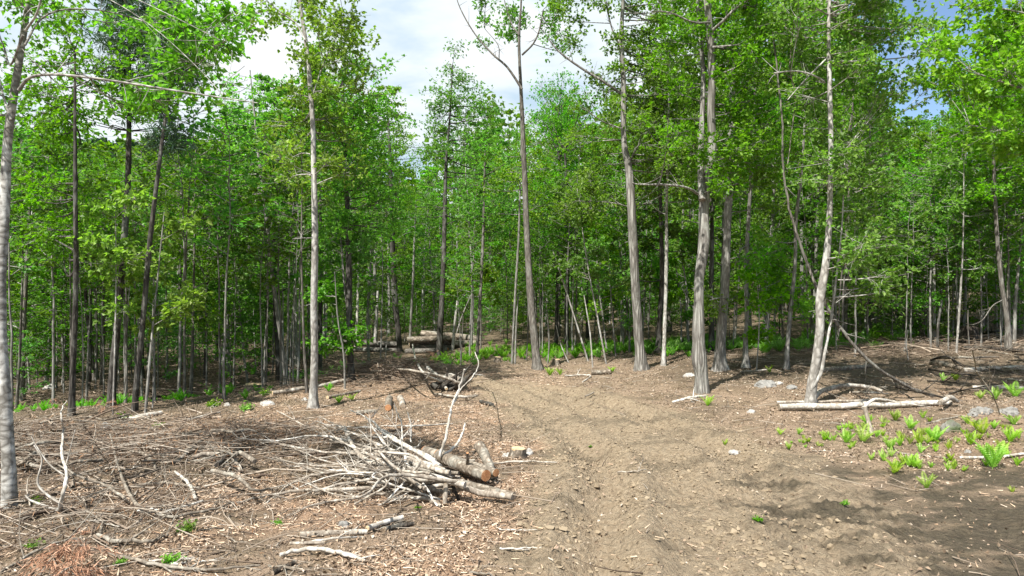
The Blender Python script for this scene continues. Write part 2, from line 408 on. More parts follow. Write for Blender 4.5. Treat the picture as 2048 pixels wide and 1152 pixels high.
# ------------------------------------------------------------------ ground sheet
def axis(segs):
    out = []
    for a, b, s in segs: out.append(np.arange(a, b, s))
    return np.concatenate(out + [np.array([segs[-1][1]])])
GX = axis([(-260, -60, 8), (-60, -24, 1.5), (-24, -12, 0.25), (-12, -6, 0.1), (-6, -1, 0.05), (-1, 6, 0.036), (6, 13, 0.09), (13, 26, 0.25), (26, 60, 1.5), (60, 260, 8)])
GY = axis([(-60, -4, 4), (-4, 4.5, 0.25), (4.5, 12, 0.036), (12, 18, 0.07), (18, 26, 0.11), (26, 40, 0.3), (40, 70, 1.5), (70, 330, 10)])
X, Y = np.meshgrid(GX, GY)
Z = height(X, Y)
_, _, MUD = track(X, Y)
gmb = MB()
nx, ny = len(GX), len(GY)
ii = np.arange(ny - 1)[:, None] * nx; jj = np.arange(nx - 1)[None]
gmb.add(np.stack([X, Y, Z], -1).reshape(-1, 3), np.stack([ii + jj, ii + jj + 1, ii + nx + jj + 1, ii + nx + jj], -1).reshape(-1, 4))
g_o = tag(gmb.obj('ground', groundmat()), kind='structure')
# dark, slightly smoother mud lies to the right of the track; sawn chips lie around the cut branches
def darkmask(X, Y):
    darkreg = np.exp(-((X - 5.4) / 2.3) ** 2 - ((Y - 7.2) / 2.1) ** 2) + 0.6 * np.exp(-((X - 7.2) / 2.6) ** 2 - ((Y - 9.2) / 1.0) ** 2) + 0.3 * np.exp(-((X - 3.4) / 1.2) ** 2 - ((Y - 8.6) / 1.4) ** 2)
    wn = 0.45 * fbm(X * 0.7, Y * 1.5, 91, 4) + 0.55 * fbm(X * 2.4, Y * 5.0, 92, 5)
    W = sst(0.47, 0.66, wn + (darkreg - 0.5) * 0.26) * sst(0.05, 0.5, darkreg) * 0.9
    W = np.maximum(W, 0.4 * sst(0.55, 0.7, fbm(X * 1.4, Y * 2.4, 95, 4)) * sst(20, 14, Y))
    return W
def humus(X, Y):
    h = sst(-2.2, -4.5, X + 0.5 * fbm(X * 0.6, Y * 0.6, 12, 2)) * sst(19, 15, Y) * 0.3
    h = np.maximum(h, 0.8 * np.exp(-((X + 5.2) / 2.6) ** 2 - ((Y - 10.6) / 1.8) ** 2))
    h = np.maximum(h, 0.8 * sst(3.0, 5.5, X) * sst(15.5, 18, Y)); h = np.maximum(h, 0.85 * sst(22, 26, Y))
    h = np.maximum(h, 0.7 * sst(-5, -8, X) * sst(13, 16, Y))
    return np.clip(h * (0.45 + 1.1 * fbm(X * 0.9, Y * 0.9, 15, 4)), 0, 1)
DARKER = darkmask(X, Y); HUM = humus(X, Y)
DRY = sst(2.5, 0.5, X) * sst(-9, -5, X) * sst(4, 6, Y) * sst(21, 15, Y)
CH = DRY * sst(0.42, 0.6, fbm(X * 0.9, Y * 0.9, 97, 4)) * 0.9
CH = np.maximum(CH, 0.9 * np.exp(-((X + 1.1) / 0.55) ** 2 - ((Y - 6.7) / 0.35) ** 2))
CH = np.maximum(CH, 0.5 * sst(4, 7, X) * sst(8, 11, Y) * sst(20, 15, Y) * sst(0.45, 0.6, fbm(X * 0.8, Y * 0.8, 99, 3)))
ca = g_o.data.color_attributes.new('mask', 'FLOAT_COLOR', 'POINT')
ca.data.foreach_set('color', np.stack([MUD, np.clip(DARKER, 0, 1), np.clip(CH * (1 - HUM), 0, 1), HUM], -1).astype(np.float32).ravel())

# far hill
def hill():
    xs = np.linspace(-520, 320, 240); ys = np.linspace(330, 620, 90)
    x, y = np.meshgrid(xs, ys)
    prof = np.interp(x, [-520, -300, -200, -120, -40, 60, 320], [105, 98, 86, 62, 40, 52, 80])
    t = np.clip((y - 330) / 110, 0, 1)
    z = prof * np.sin(t * PI / 2) ** 1.2 - 6 + 4 * fbm(x * 0.05, y * 0.05, 7, 3) * t + 5 * np.abs(vnoise(x * 0.21, y * 0.16, 8)) * t
    mb = MB(); a = np.arange(len(ys) - 1)[:, None] * len(xs); b = np.arange(len(xs) - 1)[None]
    mb.add(np.stack([x, y, z], -1).reshape(-1, 3), np.stack([a + b, a + b + 1, a + len(xs) + b + 1, a + len(xs) + b], -1).reshape(-1, 4))
    pos = np.stack([x, y, z], -1).reshape(-1, 3)
    pos = np.repeat(pos[(x.ravel() < 150)], 4, 0) + rng.normal(0, 2.0, (int((x < 150).sum()) * 4, 3))
    leaves(mb, pos, 4.2, 0.9, spread=0.8)
    m, nt = newmat('hill_forest')
    tc = N(nt, 'ShaderNodeTexCoord'); n = noise(nt, tc.outputs['Object'], 0.15, 5, 0.7)
    finish(nt, ramp(nt, n, [(0.3, (0.022, 0.06, 0.022)), (0.7, (0.06, 0.12, 0.045))]), 0.9)
    tag(mb.obj('hill', m), kind='structure')
hill()

# ------------------------------------------------------------------ tree kinds for the woods
def proto(kind, seed):
    global rng
    keep = rng; rng = np.random.default_rng(seed)
    tb, cb = MB(), MB()
    spec = dict(
        maple=dict(H=16, h0=0.42, W=2.6, nl=44, up=(0.45, 0.9), nt=6, k=20, L=0.125, jit=0.10, flat=1.0, r=0.13),
        beech=dict(H=12, h0=0.24, W=2.7, nl=38, up=(0.02, 0.3), nt=8, k=20, L=0.125, jit=0.06, flat=0.35, r=0.10),
        vase=dict(H=14, h0=0.34, W=1.8, nl=42, up=(1.1, 2.0), nt=7, k=18, L=0.12, jit=0.08, flat=1.2, r=0.11),
        poplar=dict(H=17, h0=0.5, W=2.0, nl=38, up=(0.5, 1.0), nt=6, k=18, L=0.12, jit=0.10, flat=1.0, r=0.12),
        pine=dict(H=19, h0=0.42, W=2.2, nl=54, up=(-0.05, 0.22), nt=7, k=40, L=0.16, jit=0.05, flat=0.5, r=0.15),
        understory=dict(H=5.2, h0=0.12, W=1.7, nl=22, up=(0.1, 0.7), nt=6, k=14, L=0.12, jit=0.09, flat=0.6, r=0.03),
        sapling=dict(H=7.5, h0=0.5, W=0.9, nl=16, up=(0.3, 1.0), nt=5, k=9, L=0.12, jit=0.08, flat=0.7, r=0.032),
    )[kind]
    H, h0 = spec['H'], spec['h0']
    n = 14
    t = np.linspace(0, 1, n); ph = rng.uniform(0, 6.28, 2)
    bend = 0.012 * H
    tp = np.stack([bend * np.sin(t * 5 + ph[0]) * t ** 0.7 + rng.normal(0, 0.004 * H, n) * t, bend * np.sin(t * 4 + ph[1]) * t ** 0.7 + rng.normal(0, 0.004 * H, n) * t, t * H - 0.15], 1)
    tr = spec['r'] * (1 - 0.85 * t ** 0.9); tr[0] *= 1.35
    tube(tb, catmull(np.c_[tp, tr], 2)[:, :3], catmull(np.c_[tp, tr], 2)[:, 3], 9, 0.06, seed)
    for i in range(spec['nl']):
        if kind == 'pine':
            lv = i // 5; tt = h0 + (1 - h0) * (lv + rng.uniform(-0.1, 0.1)) / (spec['nl'] / 5)
        else:
            tt = h0 + (1 - h0) * ((i + rng.uniform(0, 1)) / spec['nl']) ** 0.9
        tt = min(max(tt, 0.02), 0.99)
        u = (tt - h0) / (1 - h0)
        pr = {'pine': (1 - u) ** 0.7 + 0.1, 'beech': (1 - u ** 2) * (0.75 + 0.25 * u) + 0.12, 'vase': 0.55 + 0.6 * math.sin(PI * min(u + 0.1, 1)) - 0.4 * u,
              'sapling': 0.5 + 0.7 * math.sin(PI * u)}.get(kind, 0.35 + 0.75 * math.sin(PI * min(u * 0.85 + 0.12, 1)))
        ln = spec['W'] * max(pr, 0.15) * rng.uniform(0.55, 1.15)
        az = i * 2.39996 + rng.uniform(-0.5, 0.5)
        up = rng.uniform(*spec['up'])
        d = np.array([math.cos(az), math.sin(az), up]); d /= np.linalg.norm(d)
        s = np.array([np.interp(tt * H - 0.15, tp[:, 2], tp[:, k]) for k in range(3)])
        e = s + d * ln
        mid = (s + e) / 2 + np.array([0, 0, (0.12 if kind in ('beech', 'pine') else -0.08) * ln]) + rng.normal(0, 0.04 * ln, 3)
        q = np.linspace(0, 1, 5)[:, None]
        c = s * (1 - q) ** 2 + 2 * mid * q * (1 - q) + e * q ** 2
        r0 = max(0.012, np.interp(tt, t, tr) * 0.42)
        tube(tb, c, np.linspace(r0, 0.006, 5), 4, cap=False)
        m = spec['nt']
        tt2 = rng.uniform(0.25, 1.0, m)
        S = np.stack([np.interp(tt2, q[:, 0], c[:, k]) for k in range(3)], 1)
        side = rng.choice([-1, 1], m) * rng.uniform(0.3, 1.2, m)
        dd = np.stack([np.cos(az + side), np.sin(az + side), up * 0.7 + rng.normal(0, 0.35 * spec['flat'], m)], 1); dd = norm(dd)
        tl = (0.22 + 0.34 * ln * (1.1 - 0.5 * tt2)) * rng.uniform(0.6, 1.2, m)
        E = S + dd * tl[:, None]
        if kind not in ('pine',): E[:, 2] -= 0.08 * tl
        kk = spec['k']
        kb = -(-kk // 3); kk = kb * 3
        w = np.repeat(rng.uniform(0.1, 1.05, (m, kb, 1)), 3, 1)
        pos = S[:, None] * (1 - w) + E[:, None] * w + (np.repeat(rng.normal(0, 1, (m, kb, 3)), 3, 1) * spec['jit'] + rng.normal(0, 0.012, (m, kk, 3))) * np.array([1, 1, spec['flat']])
        ax = np.repeat(dd[:, None], kk, 1).reshape(-1, 3)
        if kind == 'pine': leaves(cb, pos.reshape(-1, 3), spec['L'], 0.16, ax, spread=0.9, fold=0.02)
        else: leaves(cb, pos.reshape(-1, 3), spec['L'], 0.72, ax, spread=0.7)
        if kind in ('sapling', 'understory'): twigs(tb, S, E, 0.006, 0.003)
    rng = keep
    return tb, cb, H

PROTO = {}
def get_proto(kind, var, barkname, leafname):
    key = (kind, var, barkname, leafname)
    if key not in PROTO:
        base = (kind, var)
        if base not in PROTO: PROTO[base] = proto(kind, 100 + hash2(np.array([sum(map(ord, kind))]), np.array([var]), 1)[0].__float__().__mul__(1e6).__int__())
        tb, cb, H = PROTO[base]
        PROTO[key] = (tb.mesh('trunk', BK[barkname]), cb.mesh('crown', LF[leafname], smooth=False), H)
    return PROTO[key]

def plant(name, kind, var, bk, lf, loc, hgt, label, cat, group, tilt=0.02, fat=1.0):
    tm, cm, H = get_proto(kind, var, bk, lf)
    r = empty(name, loc, label, cat, group)
    s = hgt / H
    r.scale = (s * fat, s * fat, s)
    r.rotation_euler = (random.gauss(0, tilt), random.gauss(0, tilt), random.uniform(0, 6.28))
    for nm, me in (('trunk', tm), ('crown', cm)):
        o = bpy.data.objects.new(nm, me); COL.objects.link(o); o.parent = r
    return r

# ------------------------------------------------------------------ traced trees of the clearing
def hero(name, label, cat, pts, bk, lf='mid', crown=(), limbs=(), depth=None, L=0.105, group=None, sides=14, flare=0.85, jit=0.07, dens=1.0, reach=2.2, clump=0.55, wf=0.53):
    """pts: (px, py, width px), from the foot up. limbs: lists of the same with a depth step in metres. crown: (px0, py0, px1, py1, clumps)"""
    b = ground(pts[0][0], pts[0][1])
    if depth: b = np.array([(pts[0][0] - CX) / F * depth, depth, h1((pts[0][0] - CX) / F * depth, depth)])
    Yd = b[1]
    root = empty(name, b, label, cat, group)
    seed = int(abs(pts[0][0] * 13 + pts[0][1]))
    rows = []
    for i, (px, py, w) in enumerate(pts):
        p = P(px, py, Yd + 0.22 * (math.sin((pts[0][1] - py) / F * Yd * 0.55 + seed) - math.sin(seed))) if i else b.copy()
        rows.append([*p, w * wf / F * Yd / 2])
    rows[0][2] -= 0.12
    c = catmull(rows, 6)
    c[:, 3] = np.maximum(c[:, 3], 0.004)
    tb, cb = MB(), MB()
    tube(tb, c[:, :3], c[:, 3], sides, jit, seed, lobes=(5, flare, 0.26) if flare else None)
    attach = [c]
    lm = []
    for li in limbs:
        r = [[*P(px, py, Yd + dy), max(w * wf * 1.1, 0.9) / F * Yd / 2] for px, py, w, dy in li]
        cc = catmull(r, 5); cc[:, 3] = np.maximum(cc[:, 3], 0.0035)
        mb = MB(); tube(mb, cc[:, :3], cc[:, 3], 7, 0.06, seed + 3)
        # short side twigs along the limb
        k = max(3, len(cc) // 2); idx = rng.integers(len(cc) // 3, len(cc), k)
        S = cc[idx, :3]; E = S + (rand_dirs(k, 0.8) + np.array([0, 0, 0.25])) * rng.uniform(0.15, 0.5, k)[:, None]
        twigs(mb, S, E, np.minimum(cc[idx, 3] * 0.5, 0.01), 0.003)
        lm.append(mb); attach.append(cc)
    allp = np.concatenate(attach)
    S_all, E_all = [], []
    for (x0, y0, x1, y1, nc) in crown:
        for _ in range(nc):
            px, py = rng.uniform(x0, x1), rng.uniform(y0, y1)
            cpt = P(px, py, Yd) + np.array([0, rng.normal(0.35 * reach, reach * 0.45), 0])
            cpt[0] *= cpt[1] / Yd
            dist = np.linalg.norm((allp[:, :3] - cpt) * np.array([1, 0.6, 0.8]), axis=1) + np.maximum(allp[:, 2] - cpt[2] + 0.1, 0) * 1.5
            a = allp[int(np.argmin(dist))]
            ln = np.linalg.norm(cpt - a[:3])
            mid = (a[:3] + cpt) / 2 + rng.normal(0, 0.06 * ln, 3) + np.array([0, 0, -0.05 * ln])
            q = np.linspace(0, 1, 6)[:, None]
            cc = a[:3] * (1 - q) ** 2 + 2 * mid * q * (1 - q) + cpt * q ** 2
            tube(tb, cc, np.linspace(min(0.008 + 0.006 * ln, a[3] * 0.7), 0.005, 6), 4, cap=False)
            rad = clump * rng.uniform(0.6, 1.4)
            m = int(9 * dens) + 3
            S = cc[rng.integers(3, 6, m)]
            d = rand_dirs(m, 0.55); E = cpt + d * rad * rng.uniform(0.5, 1.1, m)[:, None]
            twigs(tb, S, E, 0.005, 0.002)
            w = np.repeat(rng.uniform(0.3, 1.05, (m, 6, 1)), 3, 1); kk = 18
            pos = S[:, None] * (1 - w) + E[:, None] * w + np.repeat(rng.normal(0, 0.07, (m, 6, 3)), 3, 1) + rng.normal(0, 0.008, (m, kk, 3))
            leaves(cb, pos.reshape(-1, 3), L, 0.72, np.repeat(d[:, None], kk, 1).reshape(-1, 3), spread=0.9)
    tb.obj('trunk', BK[bk], root, origin=b)
    for mb in lm: mb.obj('limb', BK[bk], root, origin=b)
    if cb.n: cb.obj('crown', LF[lf], root, smooth=False, origin=b)
    return root

# the near trees
hero('maple_tree', 'grey scarred trunk beside the left edge with one long bare limb arching over the woods', 'tree',
     [(20, 1014, 58), (17, 930, 46), (10, 800, 44), (2, 680, 42), (0, 560, 42), (8, 430, 38), (14, 300, 33), (26, 200, 30), (42, 100, 25), (54, 20, 21), (66, -80, 18), (80, -260, 12)],
     'smooth', 'mid', [(-160, -160, 160, 10, 12), (350, 10, 470, 120, 11), (-120, 40, 30, 200, 3), (150, -100, 380, -10, 6), (250, 130, 440, 200, 4)],
     [[(38, 180, 12, 0), (60, 155, 11, -.1), (110, 149, 9, -.2), (200, 158, 8, -.4), (330, 178, 6, -.6), (515, 206, 3, -.8)],
      [(50, 90, 8, 0), (80, 40, 7, .2), (130, 19, 6, .3), (220, 24, 5, .4), (330, 60, 4, .2), (430, 130, 2, 0)],
      [(46, 70, 9, 0), (20, 130, 7, .2), (2, 80, 5, .4), (-60, -20, 3, .5)],
      [(52, 60, 9, 0), (72, 30, 7, -.3), (84, -10, 6, -.4), (110, -120, 4, -.5)],
      [(66, -60, 6, 0), (200, -10, 3, -1), (300, 50, 2, -1.4), (390, 130, 2, -1.6), (445, 190, 1, -1.7)],
      [(66, -80, 6, 0), (230, -20, 3, -.6), (340, 30, 2, -.9), (440, 80, 1, -1)],
      [(22, 240, 9, 0), (6, 190, 8, .1), (-8, 140, 7, .2), (-50, 40, 4, .3)]],
     L=0.075, clump=0.45, sides=18, flare=0.25, dens=0.9, reach=1.4, jit=0.05)
hero('aspen_tree', 'tall straight pale trunk standing alone on the lit ground left of the brush mound', 'tree',
     [(627, 818, 40), (627, 790, 30), (629, 700, 26), (628, 600, 25), (630, 480, 24), (628, 350, 21), (625, 240, 18), (615, 110, 16), (602, 20, 13), (592, -80, 10), (585, -200, 5)],
     'pale', 'lime', [(570, -60, 735, 110, 20), (580, 110, 735, 220, 15), (540, 190, 720, 360, 16), (480, -10, 560, 60, 4)],
     [[(610, 80, 6, 0), (590, 45, 5, .1), (555, 25, 4, .2), (515, 22, 2, .3)], [(622, 200, 5, 0), (650, 120, 4, .3), (690, 40, 3, .5)],
      [(629, 477, 5, 0), (610, 476, 4, -.2), (585, 478, 2, -.4)]],
     L=0.09, dens=0.85, clump=0.5, jit=0.04)
hero('cherry_tree', 'slim brown trunk with bare upper limbs against the open sky, leaning left as it rises', 'tree',
     [(1076, 738, 42), (1072, 705, 30), (1063, 620, 27), (1056, 510, 24), (1051, 400, 22), (1047, 300, 20), (1043, 200, 14), (1038, 90, 11), (1042, 10, 7), (1046, -60, 4)],
     'brown', 'cool', [(925, 10, 1000, 70, 4), (1000, -20, 1120, 60, 12), (1080, 20, 1140, 90, 4)],
     [[(1044, 178, 9, 0), (1015, 135, 8, .1), (985, 108, 7, .3), (950, 68, 5, .4), (922, 20, 4, .5), (908, -20, 2, .6)], [(1044, 110, 7, 0), (1066, 88, 6, -.2), (1078, 62, 5, -.3), (1086, 20, 3, -.4)],
      [(998, 118, 4, .2), (996, 90, 3, .3), (970, 58, 2, .4)], [(1038, 70, 6, 0), (1022, 45, 4, .2), (1006, -10, 3, .3)]],
     L=0.09, dens=0.7, clump=0.45)
hero('hickory_tree', 'shaggy grey trunk kinked at mid height, one dark limb reaching up left to the sky', 'tree',
     [(1283, 740, 52), (1280, 705, 38), (1274, 620, 34), (1268, 520, 32), (1263, 420, 32), (1258, 340, 29), (1248, 280, 21), (1247, 170, 20), (1243, 80, 17), (1246, 0, 13), (1250, -90, 9)],
     'shag', 'olive', [(1120, -60, 1400, 80, 36), (1150, 80, 1390, 230, 24), (1130, 230, 1240, 430, 16), (1260, 200, 1390, 360, 22), (1110, 370, 1230, 430, 6)],
     [[(1246, 190, 11, 0), (1210, 165, 9, -.2), (1165, 138, 8, -.3), (1120, 105, 6, -.4), (1095, 75, 3, -.5)], [(1260, 325, 7, 0), (1270, 300, 5, -.2), (1278, 290, 3, -.3)],
      [(1246, 100, 8, 0), (1225, 60, 6, .3), (1205, -20, 4, .4)], [(1255, 262, 5, 0), (1200, 240, 4, -.3), (1160, 208, 2, -.5)], [(1262, 415, 4, 0), (1220, 405, 3, -.4), (1150, 402, 2, -.6)]],
     L=0.088, dens=1.15)
hero('maple_tree', 'stout grey-brown trunk with a swollen scar near its foot, forking into two stems overhead', 'tree',
     [(1404, 784, 62), (1402, 755, 48), (1398, 720, 56), (1397, 685, 46), (1397, 620, 38), (1398, 560, 36), (1407, 490, 42), (1408, 420, 38), (1412, 370, 36), (1424, 300, 32), (1422, 220, 30), (1424, 150, 28), (1420, 70, 28), (1414, -10, 26), (1408, -120, 18)],
     'shag', 'olive', [(1310, -60, 1560, 60, 32), (1330, 60, 1520, 220, 22), (1330, 200, 1480, 330, 11), (1440, 240, 1540, 380, 12)],
     [[(1405, 400, 26, 0), (1401, 330, 22, .35), (1404, 240, 19, .5), (1406, 150, 16, .6), (1398, 40, 13, .7), (1390, -60, 9, .8)], [(1396, 388, 10, 0), (1375, 376, 8, -.4), (1340, 370, 7, -.6), (1280, 369, 5, -.8)],
      [(1428, 158, 9, 0), (1448, 146, 8, -.3), (1472, 135, 5, -.5)], [(1426, 60, 12, 0), (1446, 42, 10, -.3), (1468, 20, 8, -.5), (1510, -10, 5, -.7)], [(1424, 95, 8, 0), (1450, 92, 6, -.3), (1475, 90, 4, -.4)],
      [(1420, 45, 8, 0), (1385, 44, 6, -.3), (1340, 25, 5, -.4), (1300, 22, 3, -.5)]],
     L=0.088, sides=18, flare=0.3, jit=0.1, dens=1.15)
hero('maple_tree', 'broad grey trunk flared at the foot, standing close behind the stout scarred trunk', 'tree',
     [(1440, 742, 58), (1440, 705, 40), (1445, 640, 34), (1452, 540, 30), (1455, 440, 28), (1460, 340, 32), (1462, 270, 26), (1466, 160, 20), (1468, 60, 15), (1466, -60, 10)],
     'grey', 'mid', [(1400, -40, 1600, 120, 26), (1440, 120, 1600, 260, 16), (1480, 260, 1560, 420, 8), (1410, 585, 1490, 620, 5)],
     [[(1462, 330, 16, 0), (1474, 290, 12, .3), (1480, 220, 9, .4), (1490, 100, 6, .5)], [(1458, 600, 4, -.2), (1440, 596, 4, -.9), (1420, 600, 3, -1.3)]], L=0.092, dens=1.1)
hero('maple_tree', 'slim straight grey trunk just right of the flared trunk, leaves hiding its top', 'tree',
     [(1492, 735, 30), (1491, 700, 19), (1494, 620, 17), (1492, 540, 16), (1497, 440, 14), (1503, 330, 12), (1508, 230, 10), (1512, 100, 8), (1514, -20, 5)],
     'grey', 'mid', [(1450, -40, 1640, 140, 30), (1470, 140, 1600, 330, 18), (1500, 440, 1560, 560, 7)], [[(1496, 490, 5, 0), (1482, 500, 4, -.3), (1466, 540, 3, -.5)]], L=0.092)
hero('ash_tree', 'narrow lichen-spotted trunk with rough bark left of the curved beech', 'tree',
     [(1573, 738, 22), (1574, 705, 16), (1581, 620, 15), (1590, 530, 13), (1592, 440, 12), (1600, 370, 11), (1606, 300, 9), (1612, 200, 7), (1618, 60, 5)],
     'grey', 'lime', [(1530, -30, 1740, 120, 30), (1530, 120, 1680, 330, 22), (1520, 470, 1570, 620, 7), (1590, 560, 1640, 660, 5)], L=0.092)
hero('beech_tree', 'pale curved trunk rising from the right end of the clearing, bowed right at its waist', 'tree',
     [(1620, 808, 46), (1624, 770, 36), (1634, 710, 32), (1640, 650, 30), (1640, 600, 30), (1650, 540, 28), (1657, 470, 22), (1660, 400, 19), (1662, 300, 18), (1659, 160, 16), (1657, 60, 13), (1660, -30, 11), (1664, -150, 7)],
     'pale', 'olive', [(1740, -20, 1900, 180, 12), (1560, -60, 1780, 60, 32), (1600, 60, 1760, 250, 20), (1620, 220, 1760, 420, 16), (1700, 430, 1790, 620, 12)],
     [[(1622, 780, 12, -.1), (1642, 745, 12, -.15), (1650, 700, 11, -.1), (1662, 640, 9, .1), (1672, 560, 7, .2), (1684, 450, 5, .3), (1690, 300, 3, .4)], [(1650, 165, 7, 0), (1625, 150, 6, -.3), (1590, 142, 5, -.4), (1548, 146, 4, -.5)],
      [(1660, 110, 6, 0), (1640, 130, 5, -.3), (1610, 160, 4, -.4), (1575, 200, 3, -.5)]], L=0.088, flare=0.3, dens=1.15, jit=0.05)
hero('birch_tree', 'thin pale mottled trunk between the kinked shaggy trunk and the stout scarred one', 'tree',
     [(1327, 731, 20), (1328, 700, 15), (1331, 600, 14), (1333, 500, 13), (1333, 420, 11), (1336, 320, 9), (1338, 200, 7), (1340, 80, 5)],
     'pale', 'mid', [(1290, 250, 1380, 420, 14), (1270, 60, 1400, 250, 18)], [[(1333, 430, 4, 0), (1312, 418, 3, .2), (1298, 400, 2, .3)]])
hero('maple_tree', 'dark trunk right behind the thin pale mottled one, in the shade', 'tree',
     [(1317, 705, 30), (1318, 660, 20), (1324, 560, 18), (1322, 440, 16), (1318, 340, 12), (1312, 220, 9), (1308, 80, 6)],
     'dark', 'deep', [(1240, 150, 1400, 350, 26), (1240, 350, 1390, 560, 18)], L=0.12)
hero('beech_tree', 'bent grey trunk at the right edge among the shaded poles, curving left overhead', 'tree',
     [(2018, 702, 24), (2014, 640, 18), (2005, 580, 16), (1996, 500, 15), (1990, 400, 13), (1985, 280, 11), (1978, 180, 9), (1985, 60, 6)],
     'brown', 'mid', [(1900, 200, 2090, 330, 22), (1900, 60, 2080, 200, 14), (1920, 330, 2060, 460, 10)], [[(2005, 600, 4, 0), (1985, 612, 4, -.3), (1965, 640, 3, -.5), (1945, 650, 2, -.6)]])
